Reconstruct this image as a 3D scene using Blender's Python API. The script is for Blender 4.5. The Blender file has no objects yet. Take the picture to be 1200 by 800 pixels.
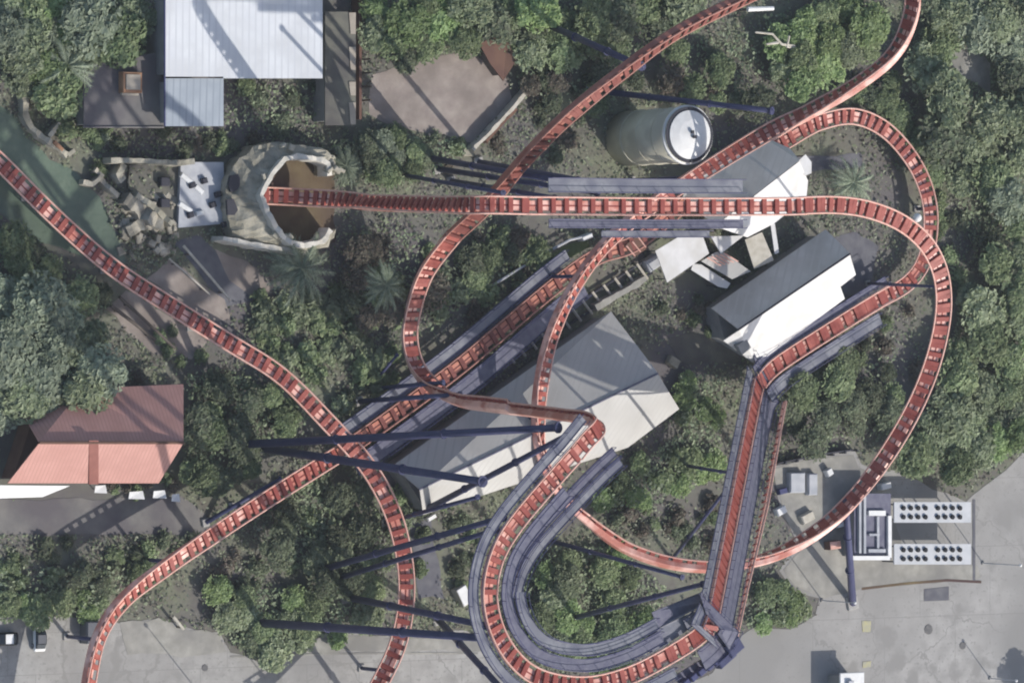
import bpy, bmesh, math, random
from mathutils import Vector, Matrix
random.seed(11)
R = math.radians
SC = bpy.context.scene
COL = SC.collection

# ------------------------------------------------------------------ camera
TH, DIST, PX = R(32), 800.0, 0.13           # tilt off the vertical, distance, metres per photo pixel
CAMPOS = Vector((-DIST*math.sin(TH), 0, DIST*math.cos(TH)))
FWD = -CAMPOS.normalized(); RGT = Vector((math.cos(TH), 0, math.sin(TH))); UPV = Vector((0, 1, 0))
cam = bpy.data.cameras.new('camera'); cam.lens = 36*DIST/(1200*PX); cam.sensor_width = 36
cam.clip_start = 10; cam.clip_end = 9000
co = bpy.data.objects.new('camera', cam); COL.objects.link(co)
co.matrix_world = Matrix(((RGT.x, 0, -FWD.x, CAMPOS.x), (RGT.y, 1, -FWD.y, CAMPOS.y), (RGT.z, 0, -FWD.z, CAMPOS.z), (0, 0, 0, 1)))
SC.camera = co
# ------------------------------------------------------------------ light
SUN_AZ, SUN_EL = R(139), R(40)
w = bpy.data.worlds.new('World'); SC.world = w; w.use_nodes = True
nt = w.node_tree; bg = nt.nodes['Background']; sky = nt.nodes.new('ShaderNodeTexSky')
sky.sky_type = 'NISHITA'; sky.sun_disc = False; sky.sun_elevation = SUN_EL; sky.sun_rotation = SUN_AZ
sky.air_density = 1.0; sky.dust_density = 2.0; sky.ozone_density = 1.0
nt.links.new(sky.outputs[0], bg.inputs[0]); bg.inputs[1].default_value = 0.14
sd = Vector((math.sin(SUN_AZ)*math.cos(SUN_EL), math.cos(SUN_AZ)*math.cos(SUN_EL), math.sin(SUN_EL)))
sl = bpy.data.lights.new('sun', 'SUN'); sl.energy = 3.75; sl.angle = R(0.55); sl.color = (1, .955, .9)
so = bpy.data.objects.new('sun', sl); COL.objects.link(so); so.rotation_euler = sd.to_track_quat('Z', 'Y').to_euler()
SC.view_settings.view_transform = 'Standard'; SC.view_settings.look = 'None'
SC.view_settings.exposure = 0.25; SC.view_settings.gamma = 1; SC.view_settings.use_curve_mapping = False
SC.cycles.pixel_filter_type = 'BLACKMAN_HARRIS'; SC.cycles.filter_width = 2.0
SC.cycles.max_bounces = 5; SC.cycles.diffuse_bounces = 3

# ------------------------------------------------------------------ helpers
def P(u, v, z=0.0):
    """the point of the place at height z that the photo shows at pixel u, v"""
    d = FWD*DIST + RGT*((u-600)*PX) + UPV*((400-v)*PX)
    t = (z-CAMPOS.z)/d.z
    return CAMPOS + d*t
def PIX(p):
    d = Vector(p)-CAMPOS; k = DIST/d.dot(FWD)
    return 600+d.dot(RGT)*k/PX, 400-d.y*k/PX

def mat(name, c1, c2=None, scale=.5, rough=.8, metal=0, bump=0, detail=6, lo=.35, hi=.65, c3=None, s3=.06, wave=None, spec=.3, island=None, trans=0, waveamt=.12, joints=None):
    m = bpy.data.materials.new(name); m.use_nodes = True
    n = m.node_tree.nodes; L = m.node_tree.links; b = n['Principled BSDF']
    b.inputs['Roughness'].default_value = rough; b.inputs['Metallic'].default_value = metal
    b.inputs['Specular IOR Level'].default_value = spec
    geo = n.new('ShaderNodeNewGeometry'); out = None
    def noise(s, d):
        x = n.new('ShaderNodeTexNoise'); x.inputs['Scale'].default_value = s; x.inputs['Detail'].default_value = d
        L.new(geo.outputs['Position'], x.inputs['Vector']); return x.outputs['Fac']
    def mix(f, a, bb):
        x = n.new('ShaderNodeMix'); x.data_type = 'RGBA'; L.new(f, x.inputs[0])
        for s, q in ((6, a), (7, bb)):
            if isinstance(q, (tuple, list)): x.inputs[s].default_value = (*q, 1)
            else: L.new(q, x.inputs[s])
        return x.outputs[2]
    def ramp(f, a, bb):
        x = n.new('ShaderNodeMapRange'); x.inputs[1].default_value = a; x.inputs[2].default_value = bb; L.new(f, x.inputs[0]); return x.outputs[0]
    out = c1
    if c2 is not None: out = mix(ramp(noise(scale, detail), lo, hi), c1, c2)
    if c3 is not None: out = mix(ramp(noise(s3, 4), .42, .62), out, c3)
    if island:
        x = n.new('ShaderNodeValToRGB'); x.color_ramp.interpolation = 'LINEAR'
        e = x.color_ramp.elements
        while len(e) < len(island): e.new(.5)
        for i, c in enumerate(island): e[i].position = i/(len(island)-1); e[i].color = (*c, 1)
        L.new(geo.outputs['Random Per Island'], x.inputs[0])
        y = n.new('ShaderNodeObjectInfo')
        hs = n.new('ShaderNodeHueSaturation'); L.new(x.outputs[0], hs.inputs['Color'])
        L.new(ramp2(n, L, y.outputs['Random'], .7, 1.3), hs.inputs['Value'])
        L.new(ramp2(n, L, noise(.12, 2), .47, .53), hs.inputs['Hue'])
        out = hs.outputs[0]
    if joints:                                                       # slab joints and wandering cracks
        bt = n.new('ShaderNodeTexBrick'); bt.offset = .5; bt.inputs['Scale'].default_value = 1; bt.inputs['Brick Width'].default_value = joints[0]; bt.inputs['Row Height'].default_value = joints[1]
        bt.inputs['Mortar Size'].default_value = .05; bt.inputs['Mortar Smooth'].default_value = .3; L.new(geo.outputs['Position'], bt.inputs['Vector'])
        nz = n.new('ShaderNodeTexNoise'); nz.inputs['Scale'].default_value = .3; nz.inputs['Detail'].default_value = 5; L.new(geo.outputs['Position'], nz.inputs['Vector'])
        va = n.new('ShaderNodeVectorMath'); va.operation = 'MULTIPLY_ADD'; va.inputs[1].default_value = (7, 7, 0); L.new(nz.outputs['Color'], va.inputs[0]); L.new(geo.outputs['Position'], va.inputs[2])
        vo = n.new('ShaderNodeTexVoronoi'); vo.feature = 'DISTANCE_TO_EDGE'; vo.inputs['Scale'].default_value = .055; L.new(va.outputs[0], vo.inputs['Vector'])
        dk = tuple(q*.62 for q in c1); dk2 = tuple(q*.84 for q in c1)
        x = n.new('ShaderNodeMath'); x.operation = 'MULTIPLY'; x.inputs[1].default_value = .55; L.new(bt.outputs['Fac'], x.inputs[0])
        out = mix(x.outputs[0], out, dk); out = mix(ramp(vo.outputs['Distance'], .010, .004), out, dk2)
        out = mix(ramp(noise(1.6, 8), .56, .70), out, tuple(q*.84 for q in c1)); out = mix(ramp(noise(.16, 5), .57, .64), out, tuple(q*.86 for q in c1))
    if wave:                                                         # ribs of a metal sheet: direction, pitch
        mp = n.new('ShaderNodeMapping'); mp.inputs['Rotation'].default_value = (0, 0, wave[0]); L.new(geo.outputs['Position'], mp.inputs['Vector'])
        wv = n.new('ShaderNodeTexWave'); wv.wave_type = 'BANDS'; wv.bands_direction = 'X'; wv.inputs['Scale'].default_value = .314/wave[1]
        wv.inputs['Distortion'].default_value = 0; L.new(mp.outputs[0], wv.inputs['Vector'])
        dk = tuple(q*(1-waveamt) for q in c1)
        out = mix(ramp(wv.outputs['Fac'], .75, .95), out, dk)
    if isinstance(out, (tuple, list)): b.inputs['Base Color'].default_value = (*out, 1)
    else: L.new(out, b.inputs['Base Color'])
    if bump:
        bp = n.new('ShaderNodeBump'); bp.inputs['Strength'].default_value = bump; bp.inputs['Distance'].default_value = .15
        L.new(noise(scale*3, 5), bp.inputs['Height']); L.new(bp.outputs[0], b.inputs['Normal'])
    if trans:
        tr = n.new('ShaderNodeBsdfTranslucent'); ad = n.new('ShaderNodeMixShader'); ad.inputs[0].default_value = trans
        if not isinstance(out, (tuple, list)): L.new(out, tr.inputs[0])
        L.new(b.outputs[0], ad.inputs[1]); L.new(tr.outputs[0], ad.inputs[2])
        L.new(ad.outputs[0], n['Material Output'].inputs[0])
    return m
def ramp2(n, L, f, a, b):
    x = n.new('ShaderNodeMapRange'); x.inputs[3].default_value = a; x.inputs[4].default_value = b; L.new(f, x.inputs[0]); return x.outputs[0]

M = {}
M['forest_floor'] = mat('forest_floor', (.13, .122, .10), (.17, .185, .125), .35, .95, bump=.5, c3=(.125, .115, .115), s3=.05)
M['concrete'] = mat('concrete', (.275, .268, .25), (.345, .337, .315), .5, .9, c3=(.24, .233, .22), s3=.035, bump=.15, joints=(9, 6))
M['plaza'] = mat('plaza', (.275, .268, .253), (.345, .336, .318), .4, .9, c3=(.235, .23, .218), s3=.05, bump=.15, joints=(14, 11))
M['tan_paving'] = mat('tan_paving', (.25, .243, .215), (.33, .32, .285), .6, .9, c3=(.20, .195, .18), s3=.12, bump=.2)
M['dirt'] = mat('dirt', (.25, .212, .19), (.32, .28, .245), .5, .95, c3=(.205, .175, .155), s3=.15, bump=.4)
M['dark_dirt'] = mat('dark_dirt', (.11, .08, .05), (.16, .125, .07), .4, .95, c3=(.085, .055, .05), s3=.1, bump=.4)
M['path_grey'] = mat('path_grey', (.10, .10, .115), (.14, .14, .15), .6, .9, bump=.2)
M['lawn'] = mat('lawn', (.10, .14, .06), (.13, .17, .08), 1.2, .95, bump=.4)
M['water'] = mat('water', (.105, .145, .105), (.14, .18, .13), .5, .28, bump=.45, c3=(.09, .12, .09), s3=.1)
M['white_roof'] = mat('white_roof', (.57, .585, .60), (.63, .645, .65), .25, .5, c3=(.53, .54, .545), s3=.2, wave=(0, 1.1), waveamt=.10)
M['shaded_roof'] = mat('shaded_roof', (.27, .305, .34), (.32, .355, .39), .3, .5, wave=(0, 1.1), waveamt=.10)  # grey blue of the shaded wing roof put into the colour
M['pale_metal'] = mat('pale_metal', (.41, .40, .375), (.47, .46, .43), .3, .6, c3=(.37, .36, .335), s3=.15, wave=(R(31), .95), waveamt=.05)
M['shed_metal'] = mat('shed_metal', (.51, .485, .44), (.57, .545, .50), .3, .6, c3=(.45, .425, .38), s3=.2, wave=(R(34), .95), waveamt=.04)  # greyer roofing for the far slopes, their shade partly put into the colour
M['canvas'] = mat('canvas', (.58, .575, .56), (.64, .635, .62), .8, .7, c3=(.53, .52, .49), s3=.3)
M['flat_roof'] = mat('flat_roof', (.14, .135, .13), (.19, .18, .165), .4, .95, c3=(.115, .105, .11), s3=.12, bump=.2)
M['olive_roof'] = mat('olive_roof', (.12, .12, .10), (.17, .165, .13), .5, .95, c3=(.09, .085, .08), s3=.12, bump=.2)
M['red_roof'] = mat('red_roof', (.42, .225, .19), (.48, .265, .225), .4, .75, wave=(0, .6), waveamt=.08)
M['wall_grey'] = mat('wall_grey', (.20, .20, .20), (.25, .25, .24), .5, .85)
M['wall_tan'] = mat('wall_tan', (.30, .26, .21), (.36, .32, .26), .5, .85)
M['wall_brown'] = mat('wall_brown', (.12, .065, .05), (.15, .085, .06), .5, .85)
M['tank_wall'] = mat('tank_wall', (.50, .48, .38), (.58, .56, .45), .3, .8, c3=(.42, .40, .32), s3=.2)
M['white_paint'] = mat('white_paint', (.62, .62, .60), (.70, .70, .68), .8, .5)
M['stone'] = mat('stone', (.33, .305, .245), (.43, .40, .33), .9, .9, bump=.7, c3=(.20, .185, .15), s3=.3)
M['stone_lit'] = mat('stone_lit', (.32, .30, .235), (.43, .40, .325), .9, .9, bump=.8, c3=(.23, .215, .165), s3=.45)
M['stone_rim'] = mat('stone_rim', (.48, .455, .39), (.60, .57, .50), .9, .9, bump=.4)
M['slab'] = mat('slab', (.33, .345, .37), (.44, .45, .465), .5, .85, bump=.15)
M['rail_red'] = mat('rail_red', (.58, .31, .24), (.66, .41, .34), 1.2, .5)
M['spine_sunlit_red'] = mat('spine_sunlit_red', (.52, .20, .15), (.78, .48, .40), .35, .4, spec=.5, lo=.42, hi=.60)  # pale because sunlight on the spine tops is put into the colour
M['spine_shaded'] = mat('spine_shaded', (.27, .10, .075), (.38, .17, .13), .5, .6)  # track reds darkened: shade on the rising stretch put into the colour
M['rail_dull_shaded'] = mat('rail_dull_shaded', (.32, .15, .115), (.38, .19, .15), 1, .6)
M['tie_dull_shaded'] = mat('tie_dull_shaded', (.14, .04, .032), (.22, .075, .06), .5, .6, detail=3)
M['tie_red'] = mat('tie_red', (.20, .042, .032), (.36, .105, .08), .55, .55, detail=3, c3=(.25, .056, .044), s3=.1)
M['orange_spine'] = mat('orange_spine', (.46, .18, .125), (.54, .24, .17), .7, .5)
M['column_blue'] = mat('column_blue', (.036, .04, .095), (.05, .055, .115), .5, .55)  # dark navy, the shaded side of the columns put into the colour
M['grating'] = mat('grating', (.165, .17, .195), (.235, .24, .26), 1.2, .7, c3=(.125, .13, .165), s3=.3)
M['grating_dark'] = mat('grating_dark', (.105, .105, .15), (.15, .15, .19), 1.0, .7)
M['handrail'] = mat('handrail', (.05, .055, .13), rough=.5)
M['dark_metal'] = mat('dark_metal', (.035, .035, .045), rough=.6)
M['footing'] = mat('footing', (.30, .29, .27), (.36, .35, .33), 1.0, .9)
M['iron'] = mat('iron', (.10, .10, .10), (.14, .135, .13), 2, .7)
M['bark'] = mat('bark', (.12, .095, .07), (.18, .15, .115), 2, .95)
M['pale_wood'] = mat('pale_wood', (.40, .37, .30), (.50, .47, .40), 1.0, .85)
M['dark_wood'] = mat('dark_wood', (.09, .075, .065), (.13, .11, .09), 1.0, .85)
M['black_paint'] = mat('black_paint', (.02, .02, .022), rough=.35)
M['car_grey'] = mat('car_grey', (.15, .155, .165), rough=.3, metal=.3)
M['glass'] = mat('glass', (.03, .035, .04), rough=.1, spec=.6)
M['canopy_paint'] = mat('canopy_paint', (.43, .445, .455), (.49, .50, .51), .8, .5)
M['red_shadow'] = mat('red_shadow', (.20, .08, .065), (.25, .105, .085), .8, .8)  # roof red darkened to paint a shadow band
M['rust'] = mat('rust', (.30, .16, .09), (.38, .22, .13), .9, .85)
M['yellow'] = mat('yellow', (.40, .375, .22), (.33, .32, .25), 1.5, .9)
def leafmat(name, cols): return mat(name, cols[0], island=cols, rough=.75, trans=.35, spec=.2)
M['leaf_pale'] = leafmat('leaf_pale', [(0.165, 0.202, 0.113), (0.260, 0.311, 0.181), (0.330, 0.376, 0.245), (0.205, 0.240, 0.152)])
M['leaf_mid'] = leafmat('leaf_mid', [(0.130, 0.174, 0.083), (0.215, 0.273, 0.142), (0.285, 0.338, 0.196), (0.165, 0.202, 0.113)])
M['leaf_bright'] = leafmat('leaf_bright', [(0.150, 0.218, 0.083), (0.240, 0.332, 0.142), (0.310, 0.398, 0.201), (0.180, 0.251, 0.113)])
M['leaf_dark'] = leafmat('leaf_dark', [(0.100, 0.122, 0.076), (0.150, 0.180, 0.110), (0.200, 0.234, 0.152), (0.135, 0.140, 0.103)])
M['leaf_purple'] = leafmat('leaf_purple', [(0.140, 0.114, 0.093), (0.190, 0.158, 0.127), (0.160, 0.158, 0.118), (0.210, 0.196, 0.152)])
M['leaf_grey'] = leafmat('leaf_grey', [(0.165, 0.202, 0.137), (0.255, 0.300, 0.211), (0.325, 0.371, 0.270), (0.205, 0.240, 0.171)])
M['understory'] = leafmat('understory', [(0.110, 0.111, 0.091), (0.195, 0.163, 0.140), (0.183, 0.221, 0.134), (0.268, 0.293, 0.201), (0.159, 0.156, 0.152), (0.207, 0.260, 0.146), (0.317, 0.338, 0.256), (0.171, 0.215, 0.122)])
M['grove_cover'] = leafmat('grove_cover', [(0.134, 0.176, 0.104), (0.232, 0.293, 0.171), (0.317, 0.364, 0.244), (0.171, 0.195, 0.134), (0.268, 0.338, 0.195)])

def link(o, parent=None):
    COL.objects.link(o)
    if parent: o.parent = parent
    return o
def tag(o, label=None, cat=None, group=None, kind=None):
    if label: o['label'] = label
    if cat: o['category'] = cat
    if group: o['group'] = group
    if kind: o['kind'] = kind
    return o
def thing(name, label, cat, loc=(0, 0, 0), group=None):
    o = bpy.data.objects.new(name, None); o.location = loc; o.empty_display_size = .5; link(o)
    return tag(o, label, cat, group)

class MB:
    """collects world-space faces and builds one mesh, relative to its thing's base"""
    def __init__(s): s.v = []; s.f = []
    def add(s, vs, fs):
        k = len(s.v); s.v += [Vector(x) for x in vs]; s.f += [tuple(i+k for i in f) for f in fs]
    def prism(s, pts, h, cap=True):
        """polygon of 3-D points pushed down by h"""
        n = len(pts); pts = [Vector(p) for p in pts]
        a = sum(pts[i].x*pts[(i+1) % n].y-pts[(i+1) % n].x*pts[i].y for i in range(n))
        if a < 0: pts.reverse()
        low = [p-Vector((0, 0, h)) for p in pts]
        s.add(pts+low, [tuple(range(n)), tuple(range(2*n-1, n-1, -1))]+[(i, i+n, (i+1) % n+n, (i+1) % n) for i in range(n)])
    def box(s, c, sx, sy, sz, rz=0, bev=0):
        """box standing with its base centre at c"""
        c = Vector(c); q = Matrix.Rotation(rz, 3, 'Z')
        if bev:
            loops = []
            for zz, ins in ((0, 0), (sz-bev, 0), (sz, bev)):
                loops.append([c+q@Vector((x*(sx/2-ins), y*(sy/2-ins), zz)) for x, y in ((-1, -1), (1, -1), (1, 1), (-1, 1))])
            vs = sum(loops, []); fs = [(3, 2, 1, 0), (8, 9, 10, 11)]
            for L in (0, 4): fs += [(L+i, L+(i+1) % 4, L+4+(i+1) % 4, L+4+i) for i in range(4)]
            s.add(vs, fs); return
        s.prism([c+q@Vector((x*sx/2, y*sy/2, sz)) for x, y in ((-1, -1), (1, -1), (1, 1), (-1, 1))], sz)
    def tube(s, pts, r, n=8, r2=None, caps=True):
        pts = [Vector(p) for p in pts]; r2 = r if r2 is None else r2; vs = []; fs = []; N = len(pts); ref = None
        for i, p in enumerate(pts):
            t = (pts[min(i+1, N-1)]-pts[max(i-1, 0)]).normalized()
            if ref is None: ref = t.orthogonal().normalized()
            ref = (ref-t*ref.dot(t)).normalized(); b = t.cross(ref); rr = r+(r2-r)*i/max(1, N-1)
            vs += [p+(ref*math.cos(2*math.pi*k/n)+b*math.sin(2*math.pi*k/n))*rr for k in range(n)]
        for i in range(N-1):
            fs += [(i*n+k, i*n+(k+1) % n, (i+1)*n+(k+1) % n, (i+1)*n+k) for k in range(n)]
        if caps: fs += [tuple(range(n-1, -1, -1)), tuple(range((N-1)*n, N*n))]
        s.add(vs, fs)
    def lathe(s, c, prof, n=32):
        c = Vector(c); vs = []; fs = []
        for r, z in prof: vs += [c+Vector((r*math.cos(2*math.pi*k/n), r*math.sin(2*math.pi*k/n), z)) for k in range(n)]
        for i in range(len(prof)-1): fs += [(i*n+k, i*n+(k+1) % n, (i+1)*n+(k+1) % n, (i+1)*n+k) for k in range(n)]
        fs += [tuple(range((len(prof)-1)*n, len(prof)*n)), tuple(range(n-1, -1, -1))]
        s.add(vs, fs)
    def sweep(s, fr, prof, closed=True):
        """fr: list of (point, right, up); prof: list of (a, b)"""
        n = len(prof); vs = []
        for p, r, u in fr: vs += [p+r*a+u*b for a, b in prof]
        fs = []
        for i in range(len(fr)-1): fs += [(i*n+k, (i+1)*n+k, (i+1)*n+(k+1) % n, i*n+(k+1) % n) for k in range(n)]
        fs += [tuple(range(n)), tuple(range(len(vs)-1, len(vs)-n-1, -1))]
        s.add(vs, fs)
    def build(s, name, m, parent=None, smooth=False):
        me = bpy.data.meshes.new(name)
        off = Vector(parent.matrix_basis.translation) if parent else Vector()
        q = parent
        while q is not None and q.parent is not None:
            q = q.parent; off += Vector(q.matrix_basis.translation)
        me.from_pydata([v-off for v in s.v], [], s.f); me.materials.append(M[m] if isinstance(m, str) else m)
        if smooth:
            for p in me.polygons: p.use_smooth = True
        bm = bmesh.new(); bm.from_mesh(me); bmesh.ops.recalc_face_normals(bm, faces=bm.faces); bm.to_mesh(me); bm.free()
        o = bpy.data.objects.new(name, me); link(o, parent); return o

PAVED = []        # ground polygons (photo pixels at z = 0) kept free of undergrowth
def inside(u, v, poly):
    c = False; n = len(poly)
    for i in range(n):
        (a, b), (d, e) = poly[i], poly[i-1]
        if (b > v) != (e > v) and u < (d-a)*(v-b)/(e-b)+a: c = not c
    return c
def jag(poly, step=14, amp=2.2, seed=1):
    rr = random.Random(seed); out = []
    for i in range(len(poly)):
        a, b = Vector(poly[i]), Vector(poly[(i+1) % len(poly)]); n = max(1, int((b-a).length/step))
        for k in range(n):
            p = a.lerp(b, k/n)
            out.append((p.x+rr.uniform(-amp, amp), p.y+rr.uniform(-amp, amp)))
    return out
def sheet(name, poly, m, z=.03, kind='structure', paved=True, ragged=True, h=.02):
    q = jag(poly, seed=len(name)) if ragged else poly
    b = MB(); b.prism([P(u, v, z) for u, v in q], h); o = b.build(name, m)
    if kind: o['kind'] = kind
    if paved: PAVED.append(poly)
    return o

# ------------------------------------------------------------------ the ground
b = MB(); b.prism([(-3000, -3000, 0), (3000, -3000, 0), (3000, 3000, 0), (-3000, 3000, 0)], .5); tag(b.build('ground', 'forest_floor'), kind='structure')
sheet('road', [(-900, 724), (-40, 724), (60, 722), (112, 724), (140, 728), (185, 724), (222, 735), (255, 742), (268, 762), (300, 776), (335, 768), (352, 747), (420, 742), (480, 747), (545, 738), (562, 748), (590, 790), (600, 830), (700, 1500), (-900, 1500)], 'concrete', .05)
sheet('plaza', [(905, 545), (960, 532), (1002, 528), (1012, 545), (1045, 552), (1095, 572), (1130, 586), (1165, 560), (1205, 525), (1800, 400), (1800, 1500), (600, 1500), (780, 812), (835, 790), (862, 748), (885, 732), (925, 736), (956, 722), (962, 702), (928, 690), (912, 668), (937, 640), (915, 600)], 'plaza', .05)
sheet('tan_pavement', [(907, 549), (960, 536), (1000, 532), (1008, 548), (1042, 556), (1060, 660), (1145, 662), (1150, 678), (1010, 690), (965, 700), (932, 686), (920, 668), (942, 640), (918, 600)], 'tan_paving', .09)
sheet('kerb_strip', [(1010, 688), (1060, 682), (1110, 678), (1150, 680), (1150, 683), (1110, 681), (1060, 685), (1010, 691)], 'dark_dirt', .12, ragged=False, paved=False)
sheet('kerb_strip', [(1140, 585), (1143, 585), (1143, 680), (1140, 680)], 'path_grey', .12, ragged=False, paved=False)
sheet('pavement_patch', [(1083, 690), (1112, 687), (1112, 703), (1083, 704)], 'path_grey', .11, ragged=False, paved=False)
sheet('kerb_strip', [(270, 768), (420, 764), (560, 764), (560, 766), (420, 766), (270, 770)], 'tan_paving', .11, ragged=False, paved=False)
sheet('dirt_verge', [(420, 744), (480, 748), (545, 741), (562, 750), (565, 762), (420, 763), (350, 766), (352, 750)], 'tan_paving', .09)
sheet('dirt_verge', [(140, 729), (185, 725), (222, 736), (255, 743), (266, 764), (210, 768), (150, 765)], 'tan_paving', .09)
sheet('pool_water', [(-300, -40), (-40, 95), (20, 140), (30, 162), (60, 186), (92, 205), (118, 232), (130, 262), (150, 305), (138, 322), (110, 305), (70, 290), (40, 285), (0, 250), (-300, 200)], 'water', .06)
sheet('dirt_yard', [(437, 88), (470, 76), (545, 60), (592, 85), (602, 118), (555, 166), (500, 156), (450, 146), (432, 132)], 'dirt', .05)
sheet('dirt_yard', [(124, 362), (150, 340), (243, 398), (225, 420), (180, 416)], 'dirt', .05)
sheet('dirt_yard', [(172, 327), (200, 304), (262, 352), (272, 376), (240, 372)], 'dirt', .05)
sheet('dirt_yard', [(252, 292), (290, 305), (322, 342), (302, 356), (270, 330)], 'dirt', .05)
sheet('path', [(205, 285), (235, 275), (300, 352), (262, 358)], 'path_grey', .04)
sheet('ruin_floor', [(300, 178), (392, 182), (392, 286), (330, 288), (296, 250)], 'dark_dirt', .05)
sheet('path', [(0, 586), (110, 584), (212, 582), (238, 600), (250, 622), (215, 626), (0, 627), (-300, 627), (-300, 586)], 'flat_roof', .05)
sheet('path', [(445, 560), (468, 556), (505, 610), (520, 700), (490, 700), (480, 620)], 'path_grey', .05)
sheet('clearing', [(1112, 62), (1140, 55), (1160, 75), (1162, 112), (1148, 100), (1120, 86)], 'tan_paving', .05)
sheet('clearing', [(780, 395), (850, 385), (868, 425), (800, 425)], 'olive_roof', .05)
sheet('lawn', [(640, 305), (660, 290), (688, 280), (690, 290), (665, 306), (648, 312)], 'lawn', .06)
sheet('path', [(930, 185), (1010, 180), (1012, 196), (935, 202)], 'path_grey', .05)
sheet('path', [(955, 290), (1000, 270), (1030, 290), (1020, 340), (985, 350)], 'path_grey', .05)

# ------------------------------------------------------------------ buildings
def building(name, label, cat, planes, z_low, wall, roofm, inset=.5, extra=None, thick=.25):
    """planes: roof faces as lists of (u, v, z); walls drop from the outline of the whole roof"""
    pts = [P(*q) for pl in planes for q in pl]
    c = sum(pts, Vector())/len(pts); root = thing(name, label, cat, (c.x, c.y, 0))
    for pl, mm in zip(planes, roofm):
        r = MB(); r.prism([P(*q) for q in pl], thick); r.build('roof', mm, root)
    return root
def walls(root, outline, top, m, name='wall'):
    pts = [P(u, v, z) for u, v, z in outline]; c = sum(pts, Vector())/len(pts)
    b = MB(); q = []
    for p in pts:
        d = (c-p); d.z = 0; q.append(Vector((p.x, p.y, top(p) if callable(top) else top))+d.normalized()*.7)
    n = len(q); low = [Vector((p.x, p.y, 0)) for p in q]
    b.add(q+low, [tuple(range(n))]+[(i, (i+1) % n, (i+1) % n+n, i+n) for i in range(n)]); return b.build(name, m, root)

# white-roofed hall, upper left
t = building('exhibition_hall', 'large hall with a white ribbed metal roof and lower wing in painted shade', 'building', [[(193, -160, 8), (378, -160, 8), (378, 92, 7.6), (262, 92, 7.6), (262, 90, 7.6), (193, 90, 7.6)], [(193, 92, 7.0), (262, 92, 7.0), (262, 148, 6.6), (193, 148, 6.6)]], 7, 'wall_grey', ['white_roof', 'shaded_roof'])
walls(t, [(194, -158, 8), (377, -158, 8), (377, 91, 7.6), (194, 91, 7.6)], 7.2, 'wall_grey'); walls(t, [(194, 92, 7), (261, 92, 7), (261, 147, 6.6), (194, 147, 6.6)], 6.2, 'wall_grey')
b = MB(); b.tube([P(193, y, 7.9) for y in (-160, 20, 90)]+[P(193, 148, 6.7)], .14, 6); b.build('gutter', 'handrail', t)
t = building('flat_roof_annex', 'low flat grey brown roof left of the white roofed hall', 'building', [[(98, 78, 4), (192, 60, 4), (192, 149, 4), (98, 149, 4)]], 4, 'wall_grey', ['flat_roof'])
walls(t, [(98, 78, 4), (192, 60, 4), (192, 149, 4), (98, 149, 4)], 3.7, 'wall_grey')
b = MB(); b.tube([P(*q) for q in ((98, 78, 4.1), (98, 149, 4.1), (192, 149, 4.1))], .16, 6); b.build('parapet', 'flat_roof', t)
o = P(150, 97, 4.0); t = thing('rooftop_unit', 'small rusty brown box unit standing on the flat grey roof', 'roof unit', o)
b = MB(); b.box(o, 3.1, 3.0, 1.5, bev=.12); b.build('housing', 'rust', t)
b = MB(); b.box(o+Vector((0, 0, 1.5)), 2.3, 2.2, .2); b.build('cover', 'wall_tan', t)
b = MB(); b.box(o+Vector((0, -1.7, .2)), 2.7, .3, .5); b.build('intake', 'pale_wood', t)
t = building('side_annex', 'narrow dark flat roof right of the white roofed hall', 'building', [[(381, 14, 4), (408, 14, 4), (417, 38, 4), (417, 147, 4), (381, 147, 4)]], 4, 'wall_grey', ['olive_roof'])
walls(t, [(381, 14, 4), (417, 14, 4), (417, 147, 4), (381, 147, 4)], 3.7, 'wall_grey')
b = MB()
for y0, y1 in ((15, 40), (55, 82), (96, 112), (120, 146)): b = MB(); b.prism([P(x, y, 4.15) for x, y in ((409, y0), (417, y0), (417, y1), (411, y1))], .1); b.build('sunlit_strip', 'wall_tan', t)  # pale panels painted in for the sunlit strip along the roof edge
t = thing('boundary_fence', 'dark reddish board fence along the right of the side annex', 'fence', P(424, 80, 0))
b = MB(); b.prism([P(x, y, 2.4) for x, y in ((421, -20), (424, -20), (424, 140), (421, 140))], 2.4); b.build('boards', 'wall_brown', t)
b = MB()
for k in range(9): b = MB(); b.box(P(424.6, -10+k*16, 0), .25, .25, 2.6); b.build('post', 'dark_wood', t)
# red-roofed house, left
rz = 9.7
t = building('red_roof_house', 'house with a long red gable roof, sunny side pink and far side dark brown', 'building', [[(28, 486, 4.2), (98, 455, 4.2), (215, 450, 4.2), (215, 518, rz), (46, 518, rz)], [(46, 519, rz), (215, 519, rz), (186, 566, 4.2), (9, 566, 4.2)]], 4, 'wall_brown', ['red_roof', 'red_roof'])
walls(t, [(34, 492, 4.2), (98, 460, 4.2), (205, 455, 4.2), (205, 515, rz), (186, 563, 4.2), (12, 563, 4.2)], 3.8, 'wall_brown')
b = MB(); b.tube([P(46, 518.5, rz+.1), P(215, 518.5, rz+.1)], .22, 6); b.build('ridge_cap', 'wall_brown', t)
b = MB(); b.prism([P(x, y, z) for x, y, z in ((-40, 568, 3.5), (82, 569, 3.5), (50, 582, 3.1), (-40, 585, 3.1))], .2); b.build('porch_roof', 'white_paint', t)
b = MB(); b.prism([P(x, y, z) for x, y, z in ((104.5, 516, rz+.4), (115.5, 516, rz+.4), (115.5, 567, 4.4), (104.5, 567, 4.4))], .4); b.build('roof_beam', 'red_shadow', t)  # dark strip laid on the slope in place of a shadow band
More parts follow.
